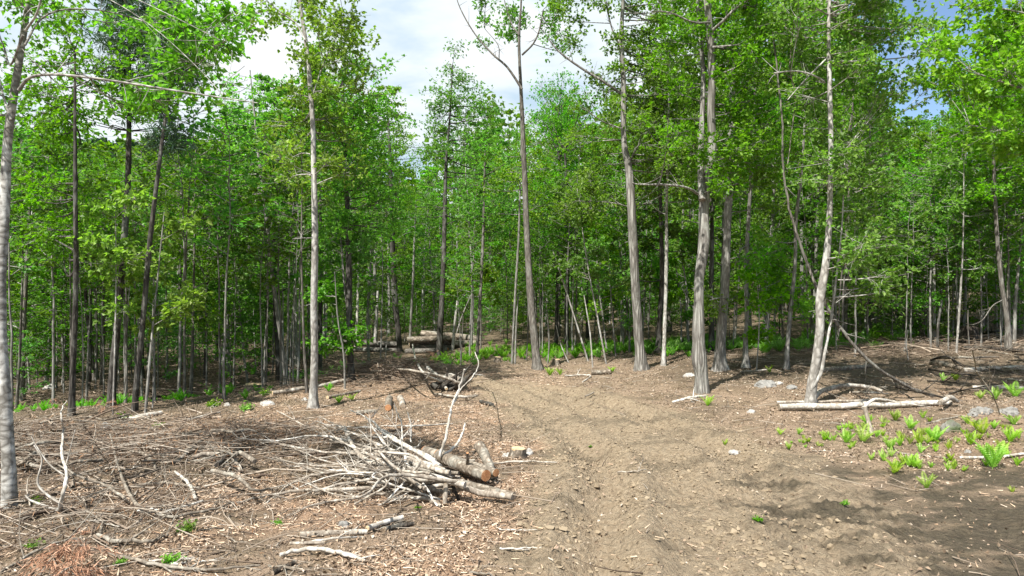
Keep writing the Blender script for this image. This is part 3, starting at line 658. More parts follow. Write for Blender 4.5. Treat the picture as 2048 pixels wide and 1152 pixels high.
# middle distance
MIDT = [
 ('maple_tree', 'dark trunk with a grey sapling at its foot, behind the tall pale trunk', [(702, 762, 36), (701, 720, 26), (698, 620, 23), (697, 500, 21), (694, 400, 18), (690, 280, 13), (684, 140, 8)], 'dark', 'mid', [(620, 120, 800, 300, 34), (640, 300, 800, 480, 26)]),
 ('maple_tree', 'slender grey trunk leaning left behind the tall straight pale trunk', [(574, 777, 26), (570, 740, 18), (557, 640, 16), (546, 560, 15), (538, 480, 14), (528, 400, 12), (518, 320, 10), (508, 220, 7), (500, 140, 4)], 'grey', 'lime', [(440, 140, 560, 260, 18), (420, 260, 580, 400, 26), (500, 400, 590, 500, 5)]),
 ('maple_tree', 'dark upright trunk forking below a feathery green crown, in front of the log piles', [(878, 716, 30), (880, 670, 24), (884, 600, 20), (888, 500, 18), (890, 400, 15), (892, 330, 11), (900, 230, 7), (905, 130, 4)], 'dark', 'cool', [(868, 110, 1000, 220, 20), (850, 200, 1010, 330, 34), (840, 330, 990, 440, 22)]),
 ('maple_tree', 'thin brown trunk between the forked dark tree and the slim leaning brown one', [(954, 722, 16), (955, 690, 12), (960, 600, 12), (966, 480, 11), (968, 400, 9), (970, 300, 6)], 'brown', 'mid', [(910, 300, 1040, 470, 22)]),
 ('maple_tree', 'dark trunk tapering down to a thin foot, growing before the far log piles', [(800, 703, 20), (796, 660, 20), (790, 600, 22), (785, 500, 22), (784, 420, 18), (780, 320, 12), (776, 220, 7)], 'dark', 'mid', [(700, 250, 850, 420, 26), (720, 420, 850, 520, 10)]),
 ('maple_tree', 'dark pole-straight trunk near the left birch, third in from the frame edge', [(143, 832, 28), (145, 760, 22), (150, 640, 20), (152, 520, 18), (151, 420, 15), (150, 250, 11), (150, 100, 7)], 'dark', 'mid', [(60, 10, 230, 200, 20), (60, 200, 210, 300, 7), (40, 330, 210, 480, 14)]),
 ('white_pine', 'tall dark pine rising far above the other crowns on the left', [(222, 812, 32), (226, 740, 27), (236, 640, 25), (244, 540, 24), (252, 430, 22), (257, 330, 20), (258, 230, 17), (259, 130, 13), (258, 0, 9), (258, -90, 5)], 'dark', 'pine', []),
 ('white_pine', 'leaning dark pine right of the tallest pine, its thin top against the sky', [(268, 822, 24), (276, 740, 21), (288, 620, 19), (298, 500, 18), (312, 380, 15), (326, 270, 13), (340, 170, 9), (352, 60, 5)], 'dark', 'pine', []),
 ('maple_tree', 'grey sapling trunk leaning right between the left birch and the dark poles', [(92, 765, 16), (98, 700, 12), (104, 600, 11), (114, 500, 10), (121, 420, 8), (128, 330, 6)], 'grey', 'mid', [(50, 330, 190, 470, 22)]),
 ('maple_tree', 'brown trunk in the shade nearest the left birch, half hidden by its leaves', [(45, 800, 20), (46, 720, 15), (50, 600, 14), (56, 480, 12), (62, 360, 9), (70, 250, 6)], 'brown', 'olive', [(10, 270, 160, 400, 24), (30, 400, 150, 520, 14)]),
 ('maple_tree', 'dark thin double trunk between the dark pole and the pines', [(176, 790, 14), (180, 700, 13), (172, 600, 12), (168, 500, 11), (164, 400, 8)], 'dark', 'mid', [(120, 380, 250, 520, 14)]),
 ('maple_tree', 'brown mossy trunk at the lit edge of the woods, right of the leaning pine', [(381, 795, 16), (384, 730, 12), (386, 640, 10), (388, 540, 9), (390, 420, 7), (392, 300, 5)], 'brown', 'deep', [(330, 280, 470, 420, 24), (330, 420, 470, 560, 16), (360, 590, 450, 680, 8)]),
 ('maple_tree', 'dark straight stem far back between the leaning pine and the mossy trunk', [(360, 740, 16), (361, 640, 14), (360, 540, 13), (362, 440, 11), (364, 330, 7)], 'dark', 'mid', [(320, 300, 440, 470, 18)]),
 ('birch_tree', 'ragged white dead birch snag behind the tall straight pale trunk', [(712, 702, 13), (714, 640, 10), (716, 560, 9), (714, 480, 8), (710, 420, 6)], 'white', 'mid', []),
 ('birch_tree', 'broken white snag in the woods just left of the far log piles', [(602, 690, 10), (601, 620, 8), (603, 540, 8), (605, 480, 6), (606, 440, 4)], 'white', 'mid', []),
 ('maple_tree', 'pale stem leaning gently right, left of the slim leaning brown trunk', [(1024, 727, 11), (1026, 680, 9), (1031, 580, 9), (1037, 480, 8), (1040, 380, 6), (1042, 280, 4)], 'grey', 'lime', [(960, 280, 1100, 420, 18)]),
 ('oak_tree', 'dark brown trunk in the shade between the leaning brown and kinked shaggy trunks', [(1134, 695, 20), (1133, 620, 16), (1136, 520, 14), (1134, 420, 12), (1130, 300, 8)], 'dark', 'mid', [(1060, 200, 1220, 400, 34), (1070, 400, 1230, 560, 20)]),
 ('oak_tree', 'dark trunk with pale lichen deep behind the ferns', [(1112, 690, 16), (1113, 620, 12), (1116, 520, 11), (1118, 420, 9), (1120, 320, 6)], 'dark', 'cool', [(1060, 110, 1160, 320, 26)]),
 ('maple_tree', 'grey trunk behind the curved beech, standing at the slope foot', [(1690, 690, 18), (1691, 640, 15), (1694, 560, 14), (1697, 460, 12), (1700, 340, 9)], 'brown', 'deep', [(1640, 260, 1800, 430, 26), (1650, 430, 1780, 560, 14)]),
 ('maple_tree', 'mottled pale trunk on the right slope left of the bent grey one', [(1965, 660, 16), (1966, 600, 14), (1970, 500, 12), (1974, 400, 9), (1976, 280, 6)], 'grey', 'deep', [(1880, 300, 2060, 470, 26)]),
 ('maple_tree', 'pale grey trunk on the right slope among the thin dead poles', [(1868, 690, 14), (1868, 620, 12), (1868, 540, 11), (1868, 440, 9), (1866, 340, 6)], 'grey', 'mid', [(1790, 320, 1940, 480, 30), (1780, 480, 1950, 620, 16)]),
 ('maple_tree', 'slim grey trunk right of the forked dark tree with broken top shoots', [(820, 690, 12), (822, 640, 10), (826, 560, 9), (829, 480, 7), (832, 400, 5)], 'grey', 'cool', [(790, 370, 880, 480, 10)]),
]
for nm, lb, pts, bk, lf, cr in MIDT:
    r = hero(nm, lb, nm.split('_')[-1] if nm != 'white_pine' else 'pine tree', pts, bk, lf, cr, sides=9, flare=0.3, L=0.088, clump=0.7, dens=1.0, reach=3.0)
    if nm == 'white_pine':
        b = np.array(r.location); Yd = b[1]; cb, tb = MB(), MB()
        y1, y0 = (0, 260) if pts[0][0] == 222 else (60, 300)
        q = np.array(pts, float)[::-1]
        for lv in range(15):
            py = y0 + (y1 - 60 - y0) * (lv + rng.uniform(-.2, .2)) / 15
            cx = np.interp(py, q[:, 1], q[:, 0])
            wid = (95 if pts[0][0] == 222 else 62) * (0.35 + 0.65 * math.sin(PI * min(1, 0.25 + 0.75 * lv / 15)))
            for k in range(5):
                az = rng.uniform(0, 6.28); ln = wid / F * Yd * rng.uniform(0.5, 1.1)
                s = P(cx, py, Yd); e = s + np.array([math.cos(az) * ln, math.sin(az) * ln, rng.uniform(-0.05, 0.35) * ln])
                twigs(tb, [s], [e], 0.02, 0.006, 0.05)
                if lv < 6 and rng.uniform() < 0.75: continue
                nb = 10; w = rng.uniform(0.35, 1.05, nb)[:, None]
                c = s * (1 - w) + e * w + rng.normal(0, 0.13, (nb, 3))
                d = rand_dirs(nb * 20, 0.8)
                leaves(cb, np.repeat(c, 20, 0) + d * 0.06, 0.17, 0.14, d, spread=0.2, fold=0.02)
        cb.obj('crown', LF['pine'], r, False, b); tb.obj('limb', BK['dark'], r, True, b)

# saplings and thin poles, traced: foot, top, width
SAP = [
 (290, 828, 312, 590, 8, 'grey', 'forked pale sapling at the lit wood edge right of the pines', 1), (305, 815, 312, 640, 4, 'grey', 'thin twin stem leaning on the forked pale sapling', 0),
 (498, 772, 480, 620, 7, 'grey', 'bare pale sapling leaning left at the lit wood edge', 1), (225, 830, 232, 560, 5, 'pale', 'pale wispy stem in front of the tallest pine', 1),
 (188, 760, 180, 520, 8, 'brown', 'thin brown pole just left of the tallest pine', 1), (128, 790, 122, 640, 5, 'pale', 'pale sapling between the leaning grey and dark poles', 0),
 (690, 778, 676, 640, 6, 'grey', 'greenish grey sapling beside the dark double trunk', 1), (707, 760, 688, 560, 9, 'grey', 'grey stem crossing the dark double trunk', 1),
 (738, 740, 742, 500, 8, 'grey', 'straight grey pole rising right of the dark double trunk', 1), (748, 700, 756, 580, 9, 'pale', 'broken pale snag left of the far log piles', 0),
 (905, 700, 915, 600, 8, 'pale', 'short broken snag right of the forked dark tree', 0), (906, 690, 942, 590, 4, 'pale', 'thin pale stem bent over right of the short broken snag', 0),
 (942, 700, 944, 560, 7, 'grey', 'grey pole between the short snag and the thin brown trunk', 1), (1030, 728, 1036, 590, 5, 'grey', 'thin grey pole beside the pale leaning stem', 0),
 (1052, 720, 1056, 600, 4, 'brown', 'thin brown pole beside the slim leaning brown trunk', 0), (1178, 722, 1105, 500, 5, 'pale', 'long pale pole leaning left over the ferns', 0),
 (1186, 735, 1168, 590, 4, 'pale', 'pale pole standing in the ferns next to the long leaning one', 0), (1214, 728, 1172, 510, 5, 'pale', 'pale pole leaning left, right of the fern bed centre', 1),
 (1140, 725, 1112, 650, 3, 'pale', 'short thin bent pole at the left side of the fern bed', 0), (1215, 705, 1196, 560, 5, 'grey', 'grey pole leaning left behind the fern bed', 1),
 (1232, 712, 1222, 590, 4, 'grey', 'slim grey pole left of the kinked shaggy trunk', 1), (1095, 728, 1096, 640, 4, 'grey', 'short thin pole right of the slim leaning brown trunk', 0),
 (1378, 690, 1372, 570, 8, 'grey', 'grey pole left of the stout scarred trunk', 1), (1362, 690, 1358, 580, 5, 'grey', 'thin grey pole beside the mottled birch, in the shade', 1),
 (1512, 740, 1518, 620, 4, 'pale', 'pale sapling in front of the slim straight grey trunk', 1), (1522, 700, 1536, 640, 3, 'pale', 'short bent stem right of the pale sapling', 0),
 (1768, 665, 1776, 450, 6, 'pale', 'pale thin pole at the foot of the right slope', 1), (1725, 668, 1736, 470, 6, 'grey', 'grey thin pole right of the curved beech', 1),
 (1748, 665, 1744, 500, 3, 'grey', 'very thin pole between two pale poles right of the beech', 1), (1815, 668, 1795, 560, 4, 'grey', 'thin pole leaning left on the right slope', 0),
 (1862, 700, 1862, 520, 6, 'grey', 'dead upright pole left of the pale slope trunk', 0), (1875, 700, 1884, 600, 8, 'dark', 'dark short pole in front of the pale slope trunk', 0),
 (1912, 705, 1926, 480, 6, 'pale', 'pale pole leaning right on the slope, left of the dark stump', 1), (1900, 680, 1892, 560, 5, 'grey', 'thin grey pole behind the leaning pale pole', 0),
 (1940, 700, 1936, 620, 4, 'brown', 'short thin pole beside the dark stump', 0), (1818, 720, 1816, 660, 3, 'pale', 'cut pale stub stem standing on the slope litter', 0),
 (2028, 690, 2040, 500, 9, 'grey', 'grey pole beside the bent grey trunk at the right edge', 1),
 (1690, 640, 1712, 430, 5, 'grey', 'pale thin pole just right of the curved beech', 1), (1466, 700, 1470, 600, 4, 'grey', 'thin stem between the flared and slim straight trunks', 0),
 (60, 780, 52, 560, 6, 'pale', 'thin pale pole close to the left birch', 0), (430, 720, 436, 560, 5, 'grey', 'thin grey pole in the dark woods right of the mossy trunk', 1),
 (540, 740, 532, 560, 5, 'dark', 'thin dark pole left of the leaning slender trunk', 1), (655, 720, 650, 560, 5, 'grey', 'thin pole right behind the tall straight pale trunk', 1),
]
for bx, by, tx, ty, w, bk, lb, leafy in SAP:
    mx, my = (bx + tx) / 2 + random.uniform(-5, 5), (by + ty) / 2
    up = (tx + (tx - bx) * 0.7 + random.uniform(-10, 10), ty + (ty - by) * 0.7)
    pts = [(bx, by, w * 1.2), (mx, my, w), (tx, ty, w * 0.75)] + ([(up[0], up[1], w * 0.4)] if leafy else [])
    hero('sapling_tree' if leafy else 'bare_pole', lb, 'sapling' if leafy else 'pole', pts, bk, random.choice(['mid', 'lime', 'cool']),
         [(up[0] - 55, up[1] - 20, up[0] + 55, ty + 60, 9)] if leafy else [], sides=6, flare=0, wf=0.68, L=0.12, clump=0.5, dens=0.9, reach=1.2)

# ------------------------------------------------------------------ the woods behind
def top_limit(px):
    return float(np.interp(px, [-400, 0, 300, 420, 470, 560, 640, 730, 780, 815, 850, 895, 1000, 1120, 1200, 1260, 1400, 1700, 1760, 1830, 1900, 1960, 2100, 2500],
                           [220, 275, 290, 285, 170, 130, 70, 60, 230, 340, 340, 130, 120, 100, 230, 60, -60, -80, 160, 215, 190, 20, -100, -100]))
def zone(px):
    if px < 340: return ('the woods around the dark pines', 'left')
    if px < 620: return ('the woods left of the pale trunk', 'midleft')
    if px < 1000: return ('the woods behind the far log piles', 'centre')
    if px < 1300: return ('the woods behind the fern bed', 'fern')
    if px < 1640: return ('the woods behind the scarred trunk', 'midright')
    return ('the woods on the right slope', 'right')
KIND_WORD = {'maple': ('maple_tree', 'round-crowned leafy tree'), 'beech': ('beech_tree', 'layered leafy tree'), 'vase': ('ash_tree', 'upright feathery tree'), 'poplar': ('poplar_tree', 'slender high-crowned tree'),
             'understory': ('understory_tree', 'low bushy young tree'), 'sapling': ('sapling_tree', 'thin leafy sapling')}
placed = []
def scatter(n, y0, y1, kinds, mind, hr, spreadx=0.86):
    cnt = 0; tries = 0
    while cnt < n and tries < n * 60:
        tries += 1
        y = math.sqrt(random.uniform(y0 * y0, y1 * y1)); x = random.uniform(-spreadx, spreadx) * y
        px = CX + x / y * F
        py0 = CY + (CAMH - h1(x, y)) / y * F
        if 640 < px < 980 and y < 37: continue                       # the log piles lie here
        if px > 1560 and y < 27: continue
        if 960 < px < 1400 and y < 31: continue
        if px < 620 and y < 22: continue
        if any((x - a) ** 2 + (y - b) ** 2 < mind ** 2 for a, b in placed): continue
        kind = random.choice(kinds)
        z = h1(x, y)
        hmax = (CY - top_limit(px)) / F * y + CAMH - z
        h = random.uniform(*hr)
        if kind not in ('understory', 'sapling'):
            if y > 30 and hmax < 5: continue
            h = min(max(h, 0.75 * hmax), hmax) * random.uniform(0.86, 1.0)
        zn, zk = zone(px)
        nm, wd = KIND_WORD[kind]
        bk = random.choice(['dark', 'grey', 'brown', 'grey', 'dark', 'pale'])
        lf = random.choice({'left': ['mid', 'deep', 'deep', 'cool'], 'midleft': ['mid', 'lime', 'deep', 'deep'], 'centre': ['mid', 'cool', 'cool', 'lime'], 'fern': ['mid', 'cool', 'mid'], 'midright': ['mid', 'olive', 'deep'], 'right': ['mid', 'deep', 'olive', 'deep']}[zk])
        if kind == 'understory': lf = random.choice(['deep', 'deep', 'mid'] if px < 620 or px > 1640 else ['mid', 'cool', 'deep'])
        plant(nm, kind, random.randrange(3), bk, lf, (x, y, z - 0.03), h, f'{wd} standing in {zn}', 'tree' if kind != 'sapling' else 'sapling', f'{wd}s in {zn}', fat=1.0 if h > 9 else 1.15)
        placed.append((x, y)); cnt += 1
scatter(34, 24, 31, ['beech', 'maple', 'poplar', 'vase'], 2.4, (11, 16))
scatter(110, 30, 62, ['beech', 'maple', 'maple', 'poplar', 'vase'], 2.3, (11, 19), 0.9)
scatter(205, 26, 56, ['understory'], 1.0, (2.6, 6.5), 0.88)
scatter(60, 25, 45, ['sapling'], 0.8, (5, 9), 0.8)
def edge_scatter(n, pxr, yr, kind, hr, md):
    c = 0; t = 0
    while c < n and t < n * 80:
        t += 1
        px = random.uniform(*pxr); y = random.uniform(*yr); x = (px - CX) / F * y; z = h1(x, y)
        if any((x - a) ** 2 + (y - b) ** 2 < md ** 2 for a, b in placed): continue
        zn, zk = zone(px); nm, wd = KIND_WORD[kind]
        plant(nm, kind, random.randrange(3), random.choice(['grey', 'brown', 'grey']), random.choice(['mid', 'deep', 'cool', 'deep']), (x, y, z - .03), random.uniform(*hr), f'{wd} at the near edge of {zn}', 'tree' if kind != 'sapling' else 'sapling', f'{wd}s at the near edge of {zn}', fat=1.2)
        placed.append((x, y)); c += 1
edge_scatter(7, (-60, 540), (19, 25), 'understory', (2.2, 4.6), 1.0)
edge_scatter(44, (-60, 620), (16.8, 27), 'sapling', (5, 9), 0.5)
edge_scatter(22, (1060, 1300), (26, 34), 'sapling', (5, 9), 0.4)
edge_scatter(36, (-60, 620), (26, 40), 'understory', (1.6, 3.6), 1.0)
edge_scatter(34, (960, 1420), (32, 46), 'understory', (1.3, 2.8), 0.9)
edge_scatter(18, (640, 980), (38, 50), 'understory', (1.3, 2.8), 0.9)
edge_scatter(24, (1680, 2080), (24, 33), 'understory', (2.0, 5.0), 1.0)
edge_scatter(34, (1660, 2060), (21.5, 29), 'sapling', (4, 8), 0.4)
edge_scatter(14, (1240, 1660), (25, 31), 'sapling', (4, 8), 0.4)
edge_scatter(10, (640, 980), (24, 30), 'sapling', (4, 8), 0.5)

# far-off wood, one mass
def far_wood():
    mb = MB()
    n = 520
    y = rng.uniform(63, 105, n); x = rng.uniform(-1.1, 1.1, n) * y
    for i in range(n):
        px = CX + x[i] / y[i] * F
        z = h1(x[i], y[i]); hm = (CY - max(top_limit(px) + 25, 60)) / F * y[i] + CAMH - z
        hm = min(hm, 24) * rng.uniform(0.75, 1)
        m = 340
        zz = rng.uniform(0.02, 1, m); rr = 3.0 * np.sin(PI * np.clip(zz * 0.85 + 0.12, 0, 1)) ** 0.7 * rng.uniform(0.4, 1.0, m) ** 0.5
        a = rng.uniform(0, 6.28, m)
        pos = np.stack([x[i] + rr * np.cos(a), y[i] + rr * np.sin(a), z + zz * hm], 1) + rng.normal(0, 0.25, (m, 3))
        leaves(mb, pos, 0.62, 0.75)
    tag(mb.obj('distant_woods', LF['deep'], smooth=False), 'dense far-off woods filling the gaps behind the nearer trees', 'woods', kind='stuff')
far_wood()

# ------------------------------------------------------------------ ground litter (uncountable)
def view_pts(n, y0, y1, wide=0.82, pw=1.0):
    y = y0 + (y1 - y0) * rng.uniform(0, 1, n) ** pw; x = rng.uniform(-wide, wide, n) * y + rng.normal(0, 0.5, n)
    return x, y
def litter():
    x, y = view_pts(190000, 4.6, 30)
    _, _, m = track(x, y)
    dens = (1 - 0.93 * m) * (1 - 0.72 * humus(x, y)) * (1 - 0.85 * np.clip(darkmask(x, y) * 1.3, 0, 1)) * (1 - 0.55 * sst(3, 4.5, x) * sst(10.5, 8, y)) * (0.25 + 0.75 * sst(0.35, 0.6, fbm(x * 0.8, y * 0.8, 97, 3)))
    k = rng.uniform(0, 1, len(x)) < dens
    x, y = x[k], y[k]
    mb = MB(); leaves(mb, np.stack([x, y, height(x, y) + rng.uniform(0.002, 0.03, len(x))], 1), 0.043, 0.62, fold=0.15)
    tag(mb.obj('leaf_litter', LITTER, smooth=False), 'dry brown fallen leaves strewn over the forest floor', 'leaf litter', kind='stuff')
    # chips and bark shreds
    x, y = view_pts(60000, 4.6, 22)
    _, _, m = track(x, y)
    d = (1 - 0.93 * m) * np.where((x < 1.5) & (x > -6), 1.0, 0.12) * (1 - darkmask(x, y)) * sst(0.36, 0.62, fbm(x * 0.9, y * 0.9, 97, 4)) + 2.5 * np.exp(-((x + 1.1) / 0.5) ** 2 - ((y - 6.7) / 0.3) ** 2)
    k = rng.uniform(0, 1, len(x)) < d; x, y = x[k], y[k]
    S = np.stack([x, y, height(x, y) + 0.008], 1); a = rng.uniform(0, 6.28, len(x)); L = np.minimum(rng.gamma(1.8, 0.022, len(x)) + 0.012, 0.14)
    E = S + np.stack([np.cos(a) * L, np.sin(a) * L, rng.uniform(-0.005, 0.03, len(x))], 1)
    mb = MB(); twigs(mb, S, E, rng.uniform(0.003, 0.008, len(x)), 0.003, 0.05, 4, 2)
    tag(mb.obj('wood_chips', CHIP, smooth=False), 'pale wood chips and bark shreds scattered on the clearing', 'wood chips', kind='stuff')
    # twigs
    x, y = view_pts(6500, 4.6, 30)
    _, _, m = track(x, y)
    k = rng.uniform(0, 1, len(x)) < (1 - 0.9 * m) * np.where((x > 2.5) & (y < 12), 0.25, 1.0); x, y = x[k], y[k]
    S = np.stack([x, y, height(x, y) + 0.012], 1); a = rng.uniform(0, 6.28, len(x)); L = rng.gamma(2.0, 0.16, len(x))
    ex, ey = x + np.cos(a) * L, y + np.sin(a) * L
    E = np.stack([ex, ey, height(ex, ey) + 0.012 + rng.uniform(0, 0.16, len(x)) * L], 1)
    mb = MB(); twigs(mb, S, E, rng.uniform(0.003, 0.010, len(x)), 0.002, 0.06)
    tag(mb.obj('fallen_twigs', TWIG), 'thin dry twigs scattered over the ground', 'twigs', kind='stuff')
    # mud clods
    x, y = view_pts(70000, 4.6, 20, 0.6)
    _, w, m = track(x, y)
    d = m * (1 - 0.95 * np.clip(darkmask(x, y) * 1.6, 0, 1)) * sst(0.40, 0.60, 0.6 * fbm(x * 1.3, y * 1.3, 55, 3) + 0.4 * fbm(x * 5, y * 5, 57, 2))
    k = rng.uniform(0, 1, len(x)) < d; x, y = x[k], y[k]; n = len(x)
    t = (1 + 5 ** 0.5) / 2
    iv = norm(np.array([[-1, t, 0], [1, t, 0], [-1, -t, 0], [1, -t, 0], [0, -1, t], [0, 1, t], [0, -1, -t], [0, 1, -t], [t, 0, -1], [t, 0, 1], [-t, 0, -1], [-t, 0, 1]]))
    it = np.array([[0, 11, 5], [0, 5, 1], [0, 1, 7], [0, 7, 10], [0, 10, 11], [1, 5, 9], [5, 11, 4], [11, 10, 2], [10, 7, 6], [7, 1, 8], [3, 9, 4], [3, 4, 2], [3, 2, 6], [3, 6, 8], [3, 8, 9], [4, 9, 5], [2, 4, 11], [6, 2, 10], [8, 6, 7], [9, 8, 1]])
    sz = np.minimum(0.004 + rng.gamma(1.3, 0.0055, n), 0.035)
    v = iv[None] * rng.uniform(0.4, 1.5, (n, 12, 1)) * sz[:, None, None] * rng.uniform(0.6, 1.4, (n, 1, 3)) * np.array([1.2, 1.2, 0.75])
    v = v + np.stack([x, y, height(x, y) + sz * 0.15], 1)[:, None]
    tt = it[None] + (np.arange(n) * 12)[:, None, None]
    mb = MB(); mb.add(v.reshape(-1, 3), t=tt.reshape(-1, 3))
    tag(mb.obj('mud_clods', CLOD, smooth=False), 'crumbled mud clods on the churned track', 'mud clods', kind='stuff')
litter()

def brush(name, label, cx, cy, rx, ry, h, n, mat, Ls=0.7, rust=0, ang=None):
    x = cx + rng.normal(0, rx, n); y = cy + rng.normal(0, ry, n)
    fall = np.exp(-((x - cx) / (1.7 * rx)) ** 2 - ((y - cy) / (1.7 * ry)) ** 2)
    S = np.stack([x, y, height(x, y) + rng.uniform(0, 1, n) ** 1.5 * h * fall], 1)
    a = rng.uniform(0, 6.28, n) if ang is None else ang + rng.normal(0, 0.7, n)
    L = rng.gamma(2.5, Ls / 2.5, n)
    E = S + np.stack([np.cos(a) * L, np.sin(a) * L, rng.normal(0.0, 0.13, n) * L], 1)
    E[:, 2] = np.maximum(E[:, 2], height(E[:, 0], E[:, 1]) + 0.01)
    mb = MB(); twigs(mb, S, E, np.where(rng.uniform(0, 1, n) < 0.07, rng.uniform(0.012, 0.03, n), rng.uniform(0.003, 0.010, n)), 0.002, 0.09, 4)
    if rust:
        k = rng.integers(0, n, rust); w = rng.uniform(0, 1, rust)[:, None]
        leaves(mb, S[k] * (1 - w) + E[k] * w + rng.normal(0, 0.03, (rust, 3)), 0.09, 0.12, m=1, fold=0.02)
    return tag(mb.obj(name, [mat, RUSTD]), label, 'brush', kind='stuff')
g = ground(250, 915); brush('brush_slash', 'tangle of grey twigs and logging slash left of the cut branch pile', g[0], g[1], 2.0, 1.2, 0.36, 1000, TWIG, 0.75, 2000)
g = ground(440, 885); brush('brush_slash', 'brown twig tangle with dead needles beyond the slash, toward the pale trunk', g[0], g[1], 1.0, 0.8, 0.36, 900, BRUSHM, 0.6, 3500)
g = ground(110, 880); brush('brush_slash', 'dark twig heap behind the white forked branch', g[0], g[1], 1.1, 0.9, 0.34, 700, TWIG, 0.8, 1800)
g = ground(170, 1030); brush('brush_slash', 'loose flat twigs on the ground near the left birch', g[0], g[1], 1.3, 0.6, 0.10, 380, TWIG, 0.7, 500)
g = ground(775, 745); brush('brush_mound', 'brown dry brush mound beside the track before the log piles', g[0], g[1] + .3, 1.35, 0.9, 0.34, 3200, BRUSHM, 0.55, 2500)
g = ground(540, 740); brush('brush_slash', 'dark shaded slash in the hollow behind the pale trunk', g[0], g[1], 2.2, 1.5, 0.3, 1500, BRUSHM, 0.9, 1000)
g = ground(330, 790); brush('brush_slash', 'dark shaded slash at the foot of the pines', g[0], g[1] + 1, 2.2, 1.2, 0.3, 1200, BRUSHM, 1.0, 500)
g = ground(1810, 700); brush('brush_slash', 'dark dead twigs on the right slope under the poles', g[0], g[1], 3.0, 1.3, 0.3, 1200, BRUSHM, 0.8, 0)

# ------------------------------------------------------------------ logs, branches
def log_obj(name, label, a, b, w, bk='oldlog', cut=None, group=None, lift=0.0, cat='log', w2=None, stubs=0, bend=0.02, parts=True, dz=(0, 0), ends=(True, True)):
    """a lying log between two ground pixels, w px thick"""
    A, B = ground(*a), ground(*b)
    w *= 0.75; w2 = w2 and w2 * 0.75
    r0 = w / F * A[1] / 2; r1 = (w2 or w * 0.85) / F * B[1] / 2
    A[2] += r0 * 0.75 + lift + dz[0]; B[2] += r1 * 0.75 + lift + dz[1]
    return log_3d(name, label, A, B, r0, r1, bk, cut, group, cat, stubs, bend, parts, ends)
def log_3d(name, label, A, B, r0, r1, bk='oldlog', cut=None, group=None, cat='log', stubs=0, bend=0.02, parts=True, ends=(True, True), sides=14):
    cut = cut or CUTP
    ln = np.linalg.norm(B - A); n = 9
    t = np.linspace(0, 1, n)[:, None]
    c = A * (1 - t) + B * t
    off = rng.normal(0, 1, 3); c = c + off * bend * ln * np.sin(t * PI) * np.array([1, 1, 0.3]) + rng.normal(0, 0.004 * ln, (n, 3)) * np.sin(t * PI)
    rad = np.linspace(r0, r1, n) * rng.uniform(0.96, 1.05, n)
    cs = catmull(np.c_[c, rad], 3)
    mb = MB(); tube(mb, cs[:, :3], cs[:, 3], sides, 0.07, random.randrange(99), cap=not parts, capm=1)
    for _ in range(stubs):
        i = random.randrange(3, len(cs) - 3); d = rand_dirs(1, 0.6)[0]; d[2] = abs(d[2])
        tube(mb, np.array([cs[i, :3], cs[i, :3] + d * (cs[i, 3] + random.uniform(0.05, 0.25))]), [cs[i, 3] * 0.35, cs[i, 3] * 0.2], 6, capm=1)
    o = mb.obj(name, [BK[bk], cut], None, True, A)
    tag(o, label, cat, group)
    if parts:
        for e, sg, use in ((0, -1, ends[0]), (len(cs) - 1, 1, ends[1])):
            tan = norm(cs[1, :3] - cs[0, :3]) if e == 0 else norm(cs[-1, :3] - cs[-2, :3])
            pb = MB(); p = cs[e, :3] + sg * tan * 0.002
            tube(pb, np.array([p - sg * tan * 0.012, p]), [cs[e, 3] * 0.97] * 2, sides, 0.04, 3)
            pb.obj('cut_face', cut if use else CUTG, o, False, A)
    return o

def branch(name, label, pts, bk='twig', subs=5, group=None, cat='branch', sublen=0.5, lifts=None, fine=True, Yd=None, seed=None):
    """pts: (px, py, width px, height above the ground in m) laid on the ground, or at a fixed distance when Yd is given"""
    rows = []
    for px, py, w, h in pts:
        if Yd: p = P(px, py, Yd + h)
        else:
            p = ground(px, py); p[2] += max(w / F * p[1] / 2 * 0.7, 0.006)
            if h:                                  # hold it off the ground along the sight line
                k = h / max(CAMH - p[2], 0.3); p = p + (np.array([0, 0, CAMH]) - p) * k
        if 'vine' in name: w = w * 0.8
        rows.append([*p, max(0.9 * w / F * p[1] / 2, 0.004)])
    c = catmull(rows, 5); c[:, 3] = np.maximum(c[:, 3], 0.003)
    c[1:-1, :3] += rng.normal(0, 0.006, (len(c) - 2, 3))
    mb = MB(); tube(mb, c[:, :3], c[:, 3], 8, 0.08, random.randrange(99))
    org = c[0, :3].copy()
    o = tag(mb.obj(name, BK[bk], None, True, org), label, cat, group)
    for _ in range(subs):
        i = random.randrange(len(c) // 4, len(c) - 1)
        fwd = norm(c[i + 1, :3] - c[i, :3])
        d = norm(fwd * 1.1 + rand_dirs(1, 0.55)[0] * 0.9)
        L = sublen * random.uniform(0.5, 1.4)
        q = np.linspace(0, 1, 6)[:, None]
        e = c[i, :3] + d * L; e[2] = max(e[2], h1(e[0], e[1]) + 0.01)
        mid = (c[i, :3] + e) / 2 + rng.normal(0, 0.08 * L, 3)
        cc = c[i, :3] * (1 - q) ** 2 + 2 * mid * q * (1 - q) + e * q ** 2
        sb = MB(); tube(sb, cc, np.linspace(min(c[i, 3] * 0.6, 0.016), 0.003, 6), 5)
        if fine:
            k = 4; S = cc[rng.integers(1, 5, k)]; E = S + (norm(d + rand_dirs(k, 0.6) * 0.9)) * L * rng.uniform(0.2, 0.5, (k, 1))
            E[:, 2] = np.maximum(E[:, 2], height(E[:, 0], E[:, 1]) + 0.008)
            twigs(sb, S, E, 0.004, 0.002)
        sb.obj('side_branch', BK[bk], o, True, org)
    return o

